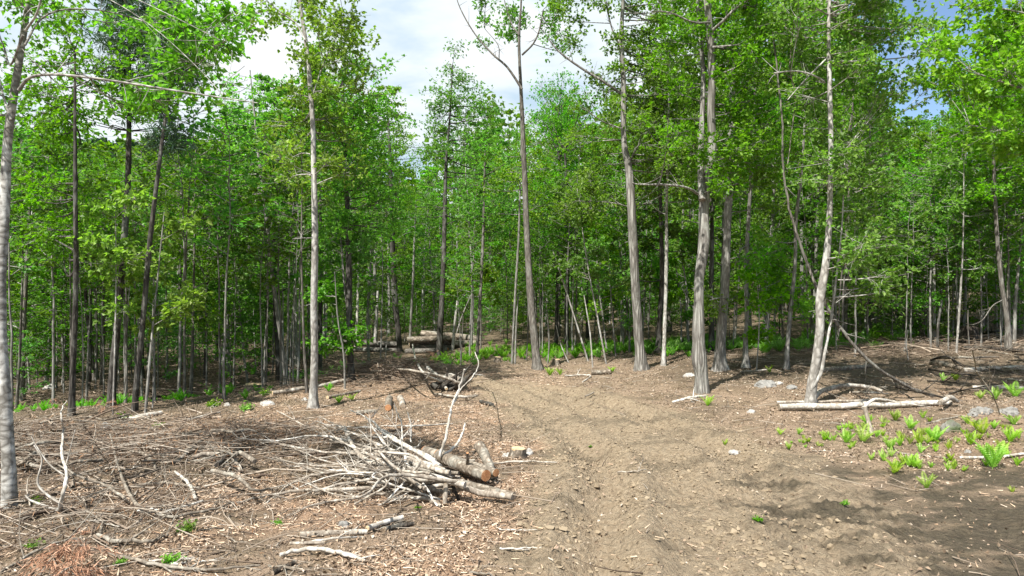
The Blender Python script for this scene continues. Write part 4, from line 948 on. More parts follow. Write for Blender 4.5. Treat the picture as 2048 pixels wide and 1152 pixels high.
# the cut branch pile in the middle
BP = 'cut branches in the middle pile'
log_obj('cut_log', 'thick log with an orange sawn end on the right side of the branch pile', (878, 940), (972, 982), 34, 'oldlog', CUT, lift=0.14, w2=31, stubs=2)
log_obj('cut_log', 'dark-ended log lowest at the right tip of the branch pile', (930, 978), (1028, 1000), 22, 'oldlog', CUTG, lift=0.02)
log_obj('cut_log', 'second sawn log lying behind the thick one in the branch pile', (850, 925), (992, 970), 26, 'twig', CUT, lift=0.12)
log_obj('log_stub', 'short grey log stub standing up behind the thick sawn log', (958, 938), (984, 962), 28, 'oldlog', CUTP, dz=(0.28, 0.04))
branch('fallen_branch', 'longest front branch of the pile, pale, running left from beneath the dark-ended log', [(1025, 1000, 16, .06), (960, 990, 15, .08), (880, 965, 14, .2), (800, 962, 12, .2), (720, 945, 11, .2), (650, 950, 8, .15), (590, 965, 5, .08), (530, 1010, 3, 0)], 'deadw', 9, BP)
branch('fallen_branch', 'hooked pale branch rising to an elbow at the left part of the pile', [(930, 975, 14, .2), (850, 955, 13, .25), (780, 945, 12, .28), (735, 925, 11, .3), (705, 895, 9, .35), (692, 865, 7, .3), (690, 855, 5, .3)], 'deadw', 6, BP)
branch('fallen_branch', 'grey branch along the front of the pile with its tip far left', [(900, 990, 11, .04), (800, 975, 10, .05), (700, 982, 9, .05), (600, 985, 7, .03), (500, 1000, 5, .02), (440, 1020, 3, 0)], 'deadw', 8, BP)
for i, (pts) in enumerate([
    [(900, 950, 12, .25), (820, 930, 10, .3), (740, 912, 8, .32), (650, 905, 5, .28), (560, 890, 3, .2)],
    [(890, 945, 11, .28), (810, 915, 9, .3), (740, 885, 7, .3), (690, 860, 4, .3), (640, 835, 2, .25)],
    [(880, 935, 10, .25), (820, 900, 8, .3), (770, 870, 6, .35), (740, 840, 3, .4), (700, 820, 2, .35)],
    [(920, 960, 10, .15), (830, 950, 9, .15), (740, 960, 7, .12), (660, 975, 5, .08), (580, 1000, 3, .02)],
    [(900, 970, 9, .1), (800, 985, 8, .05), (700, 1000, 6, .03), (620, 1015, 4, .01), (540, 1050, 2, 0)],
    [(860, 930, 8, .3), (780, 925, 7, .3), (700, 935, 5, .25), (610, 930, 3, .2), (540, 915, 2, .15)],
    [(870, 925, 9, .2), (800, 885, 7, .25), (760, 860, 5, .25), (700, 855, 3, .2), (650, 850, 2, .2)],
    [(910, 955, 8, .18), (820, 970, 7, .12), (730, 965, 5, .1), (640, 940, 4, .1), (560, 930, 2, .05)],
    [(860, 950, 7, .35), (790, 940, 6, .35), (720, 900, 4, .35), (660, 880, 3, .3)],
    [(850, 960, 7, .2), (770, 955, 6, .2), (680, 950, 4, .2), (600, 975, 2, .1)],
    ] + [[(random.uniform(840, 940), random.uniform(925, 985), 9, random.uniform(.1, .3)), (random.uniform(730, 810), 950 + q + random.gauss(0, 14), 7, random.uniform(.1, .5)), (random.uniform(630, 720), 935 + 1.7 * q + random.gauss(0, 20), 4.5, random.uniform(.1, .45)), (random.uniform(530, 640), 925 + 2.4 * q + random.gauss(0, 25), 2.5, random.uniform(.03, .3))] for q in (-42, -26, -10, 6, 24)]
  + [[(random.uniform(760, 880), random.uniform(930, 980), 7, .2), (random.uniform(720, 840), random.uniform(900, 950), 6, .5), (random.uniform(690, 780), random.uniform(860, 900), 4, .5), (random.uniform(640, 740), random.uniform(820, 865), 2, .5)] for q in range(4)]
  + [[(random.uniform(700, 900), random.uniform(985, 1015), 5, .02), (random.uniform(700, 860), random.uniform(950, 990), 4.5, .25), (random.uniform(640, 820), random.uniform(915, 960), 3, .35)] for q in range(5)]):
    branch('fallen_branch', 'bare grey branch tangled among others in the middle branch pile', pts, random.choice(['twig', 'deadw', 'white', 'deadw']), 4, BP, sublen=0.5)
branch('fallen_branch', 'tall bleached branch standing up out of the branch pile toward the track', [(880, 915, 7, .25), (893, 870, 6, .5), (902, 820, 5, .75), (918, 780, 4, 1.0), (929, 740, 4, 1.15)], 'white', 0, Yd=None)
branch('fallen_branch', 'bleached twig splitting from the tall one and hooking right at its tip', [(906, 810, 3, .8), (925, 775, 3, 1.0), (945, 755, 3, 1.05), (957, 730, 2, 1.15), (950, 705, 2, 1.2)], 'white', 1, sublen=0.2)
branch('fallen_branch', 'bleached curved branch leaning right at the back of the branch pile', [(888, 912, 6, .25), (910, 895, 6, .3), (925, 870, 5, .4), (930, 848, 4, .5)], 'white', 1, sublen=0.2)
branch('fallen_branch', 'pair-forming thin upright twig at the back of the pile, left one', [(805, 880, 3, .3), (803, 850, 3, .45), (795, 825, 2, .55), (788, 808, 2, .6)], 'white', 0)
branch('fallen_branch', 'thin upright twig at the back of the pile, right one with a forked tip', [(822, 885, 3, .3), (822, 855, 3, .45), (815, 825, 2, .6)], 'white', 2, sublen=0.18)
branch('fallen_branch', 'short crooked branch lying in front of the branch pile', [(882, 1016, 9, .0), (860, 1003, 9, .03), (820, 998, 7, .03), (782, 998, 5, 0)], 'deadw', 2, sublen=0.25)
log_obj('log_stub', 'small upright stub propping the front of the branch pile', (892, 1005), (890, 1012), 14, 'deadw', CUTP, dz=(0.2, 0.0))
branch('fallen_branch', 'dark broken stake leaning at the front of the branch pile', [(918, 1003, 7, 0), (910, 985, 8, .1), (905, 965, 8, .18)], 'blackwood', 0)
branch('fallen_branch', 'thin grey stick pointing right from the branch pile onto the track', [(985, 928, 4, .03), (1040, 924, 4, .03), (1115, 926, 3, .01)], 'deadw', 1, sublen=0.2)
# foreground left of the track
log_obj('broken_log', 'grey log with a pale splintered end lying near the sawdust', (600, 1075), (735, 1068), 18, 'deadw', CUTP, w2=15, stubs=2)
log_obj('broken_log', 'pale barkless splintered piece at the tip of the grey log by the sawdust', (735, 1066), (806, 1043), 14, 'white', CUTP, lift=0.03, w2=12)
log_obj('broken_log', 'dark short log behind the pale splintered piece', (770, 1062), (828, 1050), 13, 'blackwood', CUTG)
branch('fallen_branch', 'pale smooth branch in front of the sawdust patch, forking at its left', [(560, 1113, 9, .02), (620, 1102, 10, .05), (680, 1108, 10, .03), (730, 1125, 8, .0)], 'white', 3, sublen=0.3)
log_obj('broken_log', 'flat pale slab beside the forking smooth branch', (580, 1090), (650, 1088), 10, 'deadw', CUTP)
log_obj('broken_log', 'short dark log under the forking smooth branch at the bottom edge', (545, 1150), (590, 1128), 14, 'blackwood', CUTG)
branch('fallen_branch', 'long thin branch along the bottom edge right of the rust-brown needles', [(215, 1110, 8, .02), (270, 1122, 8, .02), (340, 1138, 8, .02), (430, 1140, 6, .02), (520, 1132, 4, 0)], 'twig', 3)
branch('fallen_branch', 'branch sloping up from the bottom left corner', [(0, 1148, 7, 0), (60, 1112, 7, .04), (120, 1085, 5, .06), (190, 1075, 3, .02)], 'twig', 4)
branch('fallen_branch', 'curved grey branch lying flat left of the bottom logs', [(195, 1072, 8, .02), (225, 1085, 10, .03), (265, 1086, 9, .03), (305, 1084, 8, .02), (335, 1072, 6, .02)], 'twig', 3)
branch('fallen_branch', 'long sagging green-grey branch curving across the slash', [(220, 870, 3, .3), (235, 930, 5, .15), (262, 1000, 8, .05), (300, 1025, 8, .03), (350, 1034, 7, .03), (420, 1022, 5, .03), (468, 1006, 3, .02)], 'twig', 3)
branch('fallen_branch', 'thin branch sweeping from the white forked one to the sagging branch', [(105, 925, 3, .3), (160, 955, 5, .2), (210, 972, 6, .15), (250, 1000, 7, .08)], 'twig', 4)
branch('fallen_branch', 'pale straight stick lying beside the sagging branch', [(310, 1030, 5, .02), (350, 1020, 6, .02), (405, 1004, 6, .02)], 'white', 0)
branch('fallen_branch', 'bleached short stick standing out of the slash', [(392, 1000, 7, .02), (378, 970, 7, .08), (350, 945, 5, .12)], 'white', 1, sublen=0.2)
branch('fallen_branch', 'crooked twig with an elbow in front of the slash', [(200, 1068, 5, .02), (202, 1045, 4, .06), (185, 1030, 4, .08), (170, 1022, 3, .1)], 'twig', 1, sublen=0.2)
# white forked branch
wf = branch('fallen_branch', 'white forked dead branch standing upright beside the left birch', [(118, 1024, 9, .0), (128, 985, 8, .25), (133, 945, 7, .5), (124, 905, 6, .75), (126, 860, 4, 1.0), (122, 825, 3, 1.2), (134, 802, 2, 1.3)], 'white', 0)
for pts in ([(118, 1005, 5, .1), (95, 990, 5, .2), (75, 965, 4, .4), (84, 920, 3, .6), (68, 890, 2, .8)], [(118, 1022, 7, .0), (90, 1012, 6, .05), (60, 1000, 4, .1), (50, 990, 3, .15)], [(128, 950, 3, .5), (100, 930, 3, .6), (78, 900, 2, .7), (62, 872, 2, .8)], [(132, 930, 3, .5), (140, 900, 2, .6), (150, 860, 2, .8)]):
    r = []
    for px, py, w, h in pts:
        p = ground(118, 1024); p = P(px, py, p[1] + 0.02); r.append([*p, w / F * p[1] / 2])
    c = catmull(r, 5); mb = MB(); tube(mb, c[:, :3], np.maximum(c[:, 3], 0.004), 6, 0.05, 2)
    mb.obj('side_branch', BK['white'], wf, True, np.array(wf.location))
# slash logs
log_obj('cut_log', 'brown log with an orange sawn end half buried in the slash', (185, 910), (300, 895), 20, 'oldlog', CUT, lift=0.05)
log_obj('cut_log', 'grey log lying across the slash under the orange-ended one', (60, 925), (235, 905), 16, 'oldlog', CUTG, lift=0.02)
log_obj('birch_log', 'short white birch log on the lit edge right of the pines', (258, 842), (325, 828), 13, 'white', CUTP)
log_obj('birch_log', 'white peeled piece leaning beside the short birch log', (240, 840), (290, 838), 10, 'white', CUTP)
branch('fallen_branch', 'grey branch arching over the far side of the slash', [(370, 905, 6, .1), (400, 885, 7, .2), (440, 868, 7, .2), (500, 858, 5, .1), (540, 850, 3, .05)], 'twig', 5)
branch('fallen_branch', 'brown bent branch in the middle of the slash', [(260, 902, 7, .15), (285, 910, 8, .15), (305, 925, 7, .1), (312, 940, 5, .05)], 'oldlog', 1)
branch('fallen_branch', 'thick grey dead limb at the right side of the slash', [(385, 918, 10, .1), (430, 912, 11, .12), (470, 925, 9, .08), (480, 945, 6, .02)], 'deadw', 3)
branch('fallen_branch', 'grey limb lying along the back of the slash', [(420, 870, 10, .08), (470, 862, 10, .08), (530, 868, 8, .05)], 'twig', 4)
branch('fallen_branch', 'dark curved stick on the left of the slash', [(0, 905, 7, .1), (60, 890, 7, .15), (130, 888, 6, .1), (190, 880, 4, .05)], 'blackwood', 4)
branch('fallen_branch', 'pair of grey sticks lying low before the slash', [(270, 975, 7, .06), (330, 968, 7, .06), (400, 978, 5, .03)], 'twig', 3)
branch('fallen_branch', 'dead stick lying toward the lit edge from the slash', [(375, 842, 5, .04), (410, 833, 6, .05), (440, 826, 4, .03)], 'deadw', 1)
for k in range(22):
    px, py = random.uniform(20, 520), random.gauss(905, 32)
    a = random.choice([random.gauss(0, .5), random.gauss(PI, .5), random.uniform(0, 6.28)]); L = random.uniform(60, 170); w = random.uniform(4, 11)
    dx, dy = math.cos(a) * L, math.sin(a) * L * .3; h = random.uniform(.02, .25)
    branch('fallen_branch', 'dead grey limb tangled in the slash left of the branch pile', [(px, py, w, h), (px + dx * .35 + random.gauss(0, 5), py + dy * .35 + random.gauss(0, 6), w * .9, h + .05), (px + dx * .7, py + dy * .7 + random.gauss(0, 6), w * .7, h), (px + dx, py + dy, w * .4, .03)],
           random.choice(['twig', 'deadw', 'oldlog', 'blackwood', 'twig']), 3, 'dead limbs tangled in the slash', sublen=.4)
for k in range(26):
    px, py = random.uniform(20, 1000), random.uniform(1010, 1150)
    if px > 560 and py < 1040: continue
    a = random.gauss(0.1, .5); L = random.uniform(30, 110); w = random.uniform(2.5, 7)
    branch('fallen_branch', 'loose dead stick lying on the lit litter in front of the branch pile', [(px, py, w, .0), (px + L * .5, py - math.sin(a) * L * .25 + random.gauss(0, 3), w * .9, .02), (px + L, py - math.sin(a) * L * .5, w * .5, .0)],
           random.choice(['twig', 'deadw', 'oldlog', 'white', 'blackwood']), 1, 'loose sticks in front of the branch pile', sublen=.2)
for k in range(24):
    px, py = random.uniform(1640, 2046), random.uniform(665, 790)
    a = random.uniform(0, 6.28); L = random.uniform(40, 130); w = random.uniform(2.5, 6)
    branch('fallen_branch', 'thin dead branch lying on the dark slope behind the bleached log', [(px, py, w, .02), (px + L * .5, py + math.sin(a) * L * .1, w * .9, random.uniform(.02, .2)), (px + L, py + math.sin(a) * L * .2, w * .5, .02)],
           random.choice(['twig', 'oldlog', 'blackwood', 'deadw']), 3, 'dead branches on the slope behind the bleached log', sublen=.5)
# middle ground
log_obj('cut_log', 'short upright-lying log with an orange sawn end beyond the branch pile', (778, 805), (776, 822), 20, 'oldlog', CUT, lift=0.02, bend=0.0)
log_obj('cut_log', 'grey short log right of the orange-ended one beyond the branch pile', (800, 800), (806, 816), 17, 'deadw', CUTG, bend=0.0)
log_obj('cut_log', 'short mossy log lying left of the orange-ended one', (712, 830), (752, 826), 14, 'oldlog', CUTG)
log_obj('long_log', 'long pale log lying behind the foot of the tall straight pale trunk', (545, 792), (700, 764), 11, 'deadw', CUTP, lift=0.04, w2=9)
log_obj('long_log', 'brown log just above the long pale log on the right', (655, 798), (720, 785), 10, 'oldlog', CUTP)
log_obj('cut_log', 'short sawn log with a pale end on bare soil right of the slim leaning trunk', (1183, 750), (1222, 748), 14, 'oldlog', CUTG, w2=13, lift=0.01, bend=0)
branch('fallen_branch', 'pale stick beside the short sawn log near the ferns', [(1130, 752, 3, .02), (1180, 752, 3, .02), (1165, 765, 3, 0)], 'white', 1, sublen=0.3)
branch('fallen_branch', 'dead branches lying by the stout scarred trunk foot', [(1345, 806, 5, .02), (1380, 798, 6, .04), (1412, 794, 6, .03)], 'white', 2, sublen=0.4)
branch('fallen_branch', 'thin pale stick lying across the middle of the track', [(1235, 946, 3, .01), (1275, 943, 3, .02), (1292, 940, 2, .02)], 'deadw', 1, sublen=0.15)
branch('fallen_branch', 'thin pale stick behind the branch pile lying level', [(760, 853, 3, .02), (830, 853, 4, .03), (905, 849, 3, .02)], 'white', 1, sublen=0.3)
branch('fallen_branch', 'short brown stick left on the track near the ruts', [(1170, 795, 4, .02), (1188, 786, 4, .02)], 'twig', 0)
# root pile beside the track
g = ground(902, 782)
mb = MB()
for k in range(16):
    a = rng.uniform(0, 6.28); d = np.array([math.cos(a), math.sin(a), rng.uniform(0.05, 0.9)]); L = rng.uniform(0.25, 0.75)
    s = g + np.array([rng.normal(0, .2), rng.normal(0, .12), 0.08]); e = s + d * L
    tube(mb, catmull(np.c_[np.stack([s, (s + e) / 2 + rng.normal(0, .08, 3), e]), [.07, .05, .015]], 4)[:, :3], np.linspace(.075, .012, 9), 7, 0.2, k)
root = tag(mb.obj('root_clump', BK['blackwood'], None, True, g), 'dark upturned root clump with splayed roots heaped beside the track', 'roots')
log_obj('broken_log', 'pale rounded log end sticking out of the dark root clump', (895, 772), (925, 780), 24, 'deadw', CUTP, lift=0.15)
log_obj('broken_log', 'white peeled pole leaning across the dark root clump', (855, 752), (893, 784), 9, 'white', CUTP, dz=(0.2, 0.05))
branch('fallen_branch', 'pale forked branch poking up behind the root clump', [(880, 765, 5, .15), (845, 745, 5, .35), (830, 715, 4, .7), (825, 690, 3, .9)], 'white', 2, sublen=0.3)
branch('fallen_branch', 'long grey branch running left from the root clump over the mound', [(920, 768, 6, .25), (880, 755, 6, .35), (820, 742, 5, .35), (760, 738, 3, .3)], 'deadw', 4)
branch('fallen_branch', 'grey branch stretching right from the root clump', [(870, 790, 5, .05), (920, 796, 6, .05), (955, 792, 4, .02)], 'deadw', 2)
branch('fallen_branch', 'dark stub stick lying right of the root clump at the track edge', [(962, 806, 9, .02), (985, 812, 8, .02)], 'blackwood', 1, sublen=.2)
# white log on the right
log_obj('fallen_log', 'long bleached log lying in front of the curved beech', (1558, 822), (1902, 812), 17, 'white', CUTG, lift=0.03, stubs=3, w2=14, bend=0.006)
log_obj('fallen_log', 'thin grey trunk lying along the back of the long bleached log', (1553, 812), (1740, 808), 8, 'deadw', CUTG, lift=0.05, bend=0.01)
branch('fallen_branch', 'pale limb curving out from the curved beech foot above the bleached log', [(1622, 806, 12, .02), (1645, 786, 12, .1), (1690, 775, 10, .12), (1735, 777, 9, .05), (1765, 784, 6, .02)], 'deadw', 2)
branch('fallen_branch', 'thin pale curved limb lying on the bleached log', [(1725, 818, 7, .1), (1750, 802, 7, .2), (1790, 805, 5, .15)], 'white', 1)
branch('fallen_branch', 'dark broken knob of wood on the right end of the bleached log', [(1880, 810, 11, .1), (1900, 800, 12, .15), (1915, 806, 8, .05)], 'deadw', 2, sublen=0.25)
log_obj('broken_log', 'short weathered upright post stuck before the bleached log', (1745, 872), (1730, 866), 12, 'deadw', CUTG, dz=(0.0, 0.42))
branch('hanging_vine', 'dark dead vine slanting from the curved beech down to the bleached log', [(1545, 60, 4, -.1), (1562, 220, 5, -.2), (1570, 370, 6, -.3), (1598, 480, 7, -.35), (1640, 590, 9, -.4), (1690, 668, 9, -.6), (1745, 728, 9, -.7), (1810, 770, 8, -.6), (1882, 798, 8, -.3)], 'brown', 9, cat='vine', sublen=0.45, Yd=15.3)
branch('hanging_vine', 'thin twin vine hanging straight down right of the curved beech', [(1716, -20, 4, 0), (1708, 150, 4, 0), (1700, 320, 4, .1), (1692, 480, 5, .2), (1688, 560, 6, .2), (1684, 660, 7, .3)], 'brown', 6, cat='vine', sublen=0.4, Yd=19.5)
branch('hanging_vine', 'second vine twisting beside the thin twin one', [(1712, 0, 3, .1), (1712, 140, 3, .1), (1695, 300, 3, .1), (1698, 420, 4, .2), (1682, 560, 4, .3), (1676, 670, 4, .3)], 'brown', 4, cat='vine', sublen=0.4, Yd=19.3)
branch('hanging_vine', 'looped pale vine branching off the slanting one at mid height', [(1575, 330, 3, -.2), (1590, 200, 3, -.3), (1580, 130, 3, -.3), (1590, 20, 3, -.3)], 'twig', 3, cat='vine', sublen=0.4, Yd=15.2)
RL = [
 ('log', 'dark rotten log with a jagged top on the slope right of the poles', (1862, 728), (1925, 742), 14, 'oldlog'), ('log', 'grey mossy log running along the upper right slope', (1925, 745), (2046, 738), 14, 'deadw'),
 ('log', 'grey log lying near the right edge above the ferns', (1945, 780), (2046, 780), 14, 'deadw'), ('log', 'pale stick at the right edge beside the largest fern', (1918, 918), (2060, 908), 8, 'white'),
 ('log', 'dark log across the slope behind the poles', (1760, 700), (1880, 688), 9, 'oldlog'), ('log', 'dark log lying in the shade at the upper right edge', (1930, 700), (2050, 705), 13, 'blackwood'),
 ('log', 'brown log behind the curved beech, half under leaves', (1640, 745), (1740, 735), 14, 'oldlog'), ('log', 'pale grey log in the shade right of the beech', (1700, 675), (1830, 668), 8, 'deadw'),
 ('log', 'thin grey log lying among the right ferns', (1850, 850), (1915, 835), 6, 'twig'), ('log', 'thin brown stick lying through the lower ferns', (1660, 858), (1780, 868), 5, 'twig'),
 ('log', 'thin stick lying below the lower ferns', (1770, 905), (1905, 918), 4, 'twig'), ('log', 'log lying in the fern bed behind the kinked trunk', (1250, 696), (1380, 690), 7, 'oldlog'),
 ('log', 'grey log on the ground left of the flared trunk', (1480, 745), (1540, 740), 5, 'deadw'),
]
for nm, lb, a, b, w, bk in RL: log_obj('fallen_log', lb, a, b, w, bk, CUTG, parts=w > 8)
branch('fallen_branch', 'bare dead branch arching over the slope from the bent grey trunk', [(2000, 830, 2, .05), (1985, 790, 3, .4), (1955, 745, 3, .7), (1945, 700, 3, 1.0)], 'twig', 3)
branch('broken_tree', 'pale broken treetop bent over in the right woods', [(1915, 600, 8, 0), (1905, 540, 8, 0), (1890, 490, 8, 0), (1872, 462, 5, 0)], 'pale', 3, cat='broken tree', Yd=29)
branch('fallen_branch', 'forked dead limb heaped on the slope log', [(1862, 722, 5, .1), (1895, 715, 5, .2), (1925, 735, 3, .05)], 'blackwood', 4)
# dark stump on the slope
g = ground(1938, 690); mb = MB()
tube(mb, np.array([g + [0, 0, -.1], g + [0.02, 0, .25], g + [0.05, 0, .62]]), [.42, .3, .22], 14, .25, 4, lobes=(6, .5, .3), capm=1)
tag(mb.obj('tree_stump', [BK['blackwood'], CUTG], None, True, g), 'dark rotten stump on the right slope behind the leaning pale pole', 'stump')
for px, py, w, hh, lb in [(506, 785, 34, .25, 'low splintered stump at the wood edge beside the bare leaning sapling'), (1353 - 358, 725, 14, .2, 'small stump beside the thin brown trunk at the track end'), (1036, 915, 30, .14, 'pale sawn stump right of the branch pile beside the track'), (1112, 730, 16, .2, 'weathered stub stump left of the short sawn log')]:
    g = ground(px, py); r = w / F * g[1] / 2; mb = MB()
    tube(mb, np.array([g + [0, 0, -.1], g + [0, 0, hh * .5], g + [0.01, 0, hh]]), [r * 1.2, r, r * .95], 14, .18, px, lobes=(5, .5, .15), cap=False)
    o = tag(mb.obj('tree_stump', [BK['oldlog']], None, True, g), lb, 'stump')
    cb = MB(); tube(cb, np.array([g + [0.01, 0, hh - .02], g + [0.012, 0, hh + .004]]), [r * .95] * 2, 14, .18, px); cb.obj('cut_face', CUTP, o, False, g)

# the far log piles: every log its own object
LOGM = []
for k in range(4):
    mb = MB(); n = 8
    c = np.stack([np.linspace(-.5, .5, n), 0.01 * np.sin(np.linspace(0, 5, n) + k), 0.008 * np.cos(np.linspace(0, 4, n) + k)], 1)
    tube(mb, c, np.linspace(.105, .09, n), 12, .08, k, capm=1)
    LOGM.append(mb.mesh('log', [BK['oldlog' if k % 2 else 'brown'], CUT if k < 3 else CUTP]))
def pile(px0, px1, py, Yd, rows, lab, grp):
    x0, x1 = (px0 - CX) / F * Yd, (px1 - CX) / F * Yd
    for r in range(rows):
        for d in range(2 if rows > 1 else 1):
            x = x0 + random.uniform(0, .8) + r * 0.15
            while x < x1 - 1.2 - r * 0.3:
                L = random.uniform(2.0, 3.6); L = min(L, x1 - x)
                o = bpy.data.objects.new('stacked_log', random.choice(LOGM)); COL.objects.link(o)
                s = random.uniform(1.1, 1.7); y = Yd + d * 0.42 + random.uniform(-.1, .1) + (r % 2) * .2
                o.scale = (L, s, s); xx = x + L / 2
                o.location = (xx, y, h1(xx, Yd) + 0.12 + r * 0.25 + random.uniform(-.02, .04)); o.rotation_euler = (random.uniform(0, 6), random.gauss(0, .04), random.gauss(0, .16))
                tag(o, lab, 'log', grp); x += L + random.uniform(.05, .5)
pile(800, 965, 700, 33.5, 3, 'sawn brown log stacked in the far pile behind the forked dark tree', 'logs stacked in the pile behind the forked dark tree')
pile(690, 800, 700, 35, 2, 'sawn brown log stacked in the far pile behind the dark double trunk', 'logs stacked in the pile behind the dark double trunk')
pile(600, 700, 700, 37, 2, 'grey sawn log stacked in the far pile right of the tall pale trunk', 'logs stacked in the pile by the tall pale trunk')
pile(340, 372, 760, 25, 4, 'grey log stacked in the shade right of the leaning pine', 'logs stacked in the shade by the leaning pine')
for nm, lb, a, b, w, bk in [('fallen_log', 'fallen grey trunk lying in the hollow left of the pale trunk', (470, 742), (600, 722), 14, 'deadw'), ('fallen_log', 'dark log under the leaning slender trunk', (560, 752), (612, 748), 14, 'blackwood'), ('fallen_log', 'dark log lying behind the leaning slender trunk', (575, 765), (640, 757), 10, 'blackwood'),
        ('fallen_log', 'brown log on the dark ground below the pines', (200, 850), (300, 838), 12, 'oldlog'), ('fallen_log', 'thin dead trunk resting along the dark slope by the pines', (300, 800), (430, 770), 7, 'blackwood'), ('fallen_log', 'dead pole lying at the wood edge left of the low stump', (430, 790), (500, 768), 8, 'twig')]:
    log_obj(nm, lb, a, b, w, bk, CUTG)

# ------------------------------------------------------------------ rocks
def rockmat(name, a, b, moss=0.0):
    m, nt = newmat(name); tc = N(nt, 'ShaderNodeTexCoord'); n = noise(nt, tc.outputs['Object'], 7, 6, .65); n2 = noise(nt, tc.outputs['Object'], 2.5, 4)
    c = ramp(nt, n, [(.3, a), (.7, b)])
    if moss: c = mixc(nt, ramp(nt, n2, [(.42, (0, 0, 0)), (.55, (moss,) * 3)]), c, (.05, .075, .02))
    finish(nt, c, .9, n, .6, .04); return m
RK = {'pale': rockmat('rock_pale', (.24, .225, .20), (.48, .46, .43)), 'grey': rockmat('rock_grey', (.14, .135, .125), (.30, .29, .27)), 'moss': rockmat('rock_mossy', (.13, .125, .11), (.28, .27, .24), .85)}
def rock(px, py, w, h, kind, label):
    g = ground(px, py); r = w / F * g[1] / 2; hh = h / F * g[1]
    n, k = 22, 13
    th = np.linspace(0, PI * .62, k); ph = np.arange(n) / n * 2 * PI
    T, Q = np.meshgrid(th, ph, indexing='ij')
    d = np.stack([np.sin(T) * np.cos(Q), np.sin(T) * np.sin(Q), np.cos(T)], -1)
    f = 1 + .7 * (fbm(d[..., 0] * 1.4 + px, d[..., 1] * 1.4 + d[..., 2] + py, 4, 3) - .5) + .35 * (fbm(d[..., 0] * 4 + px, d[..., 1] * 4 + d[..., 2] * 3, 6, 3) - .5)
    f = np.floor(f * 9) / 9 * .35 + f * .65
    v = d * f[..., None] * np.array([r, r * .75, hh]) + g + np.array([0, 0, -hh * .28])
    mb = MB(); i = np.arange(k - 1)[:, None] * n; j = np.arange(n)[None]; j2 = (j + 1) % n
    mb.add(v.reshape(-1, 3), np.stack([i + j, i + n + j, i + n + j2, i + j2], -1).reshape(-1, 4))
    tag(mb.obj('rock', RK[kind], None, False, g), label, 'rock')
for a in [(1530, 772, 52, 16, 'grey', 'flat grey rock between the stout trunk and the curved beech'), (1582, 776, 26, 9, 'grey', 'small grey rock beside the flat grey one'), (1555, 768, 24, 8, 'pale', 'pale rock set into the flat grey rock'),
          (1905, 862, 46, 26, 'moss', 'mossy rounded rock among the right ferns'), (1965, 826, 40, 16, 'grey', 'grey rock behind the right ferns near the edge'), (1945, 832, 22, 12, 'grey', 'small grey rock left of the edge rock'), (2020, 826, 40, 16, 'grey', 'dark rock at the right edge behind the ferns'),
          (1502, 824, 16, 9, 'pale', 'small white rock on the litter left of the bleached log'), (1470, 905, 22, 6, 'pale', 'low white stone on the right side of the track'), (1380, 752, 26, 9, 'pale', 'pale stones at the foot of the stout scarred trunk'),
          (1058, 908, 24, 16, 'pale', 'pale block beside the sawn stump by the track'), (1014, 912, 18, 10, 'pale', 'flat pale chunk left of the sawn stump'), (212, 862, 26, 26, 'grey', 'upright grey rock by the birch log'),
          (100, 776, 26, 10, 'pale', 'white boulder on the far lit patch left of the pines'), (690, 1052, 30, 14, 'grey', 'small grey stone between the branch pile and the bottom logs'), (455, 812, 16, 8, 'pale', 'small white stone near the lit wood edge'), (610, 800, 14, 7, 'pale', 'small pale stone left of the pale trunk foot'),
          (535, 808, 30, 10, 'pale', 'pale low rock left of the tall pale trunk'), (1935, 905, 14, 8, 'grey', 'small stone beside the pale stick at right')]:
    rock(*a)

# ------------------------------------------------------------------ ferns and small plants
def fern_mesh(seed, fr=11, L=0.5):
    global rng
    keep = rng; rng = np.random.default_rng(seed); mb = MB()
    for i in range(fr):
        az = i * 2.4 + rng.uniform(-.3, .3); l = L * rng.uniform(.65, 1.1); out = rng.uniform(.3, .85)
        t = np.linspace(0, 1, 15)
        x = out * l * t ** 1.5; z = l * (t * 1.1 - .4 * out * t ** 2.5)
        d = np.array([math.cos(az), math.sin(az), 0]); sdv = np.array([-d[1], d[0], 0])
        c = x[:, None] * d + z[:, None] * np.array([0, 0, 1])
        tube(mb, c, np.linspace(.004, .0015, 15), 3, cap=False)
        for sg in (-1, 1):
            b = c[2:]; w = (.22 * l * np.sin(PI * np.clip(t[2:] * .93 + .06, 0, 1)) ** .8)
            dirv = norm(sdv * sg + d * .35 + np.array([0, 0, -.1]))
            nrm = norm(np.gradient(c, axis=0))[2:]
            bw = l / 15 * .55
            tip = b + dirv * w[:, None]
            mid = b + dirv * (w * .45)[:, None]
            v = np.stack([b, mid + nrm * bw, tip, mid - nrm * bw], 1)
            mb.add(v.reshape(-1, 3), np.arange(len(b) * 4).reshape(-1, 4))
    rng = keep
    return mb
FM = [fern_mesh(s, fr).mesh('fern', LF['fern'], False) for s, fr in ((1, 9), (2, 12), (3, 14), (4, 7))]
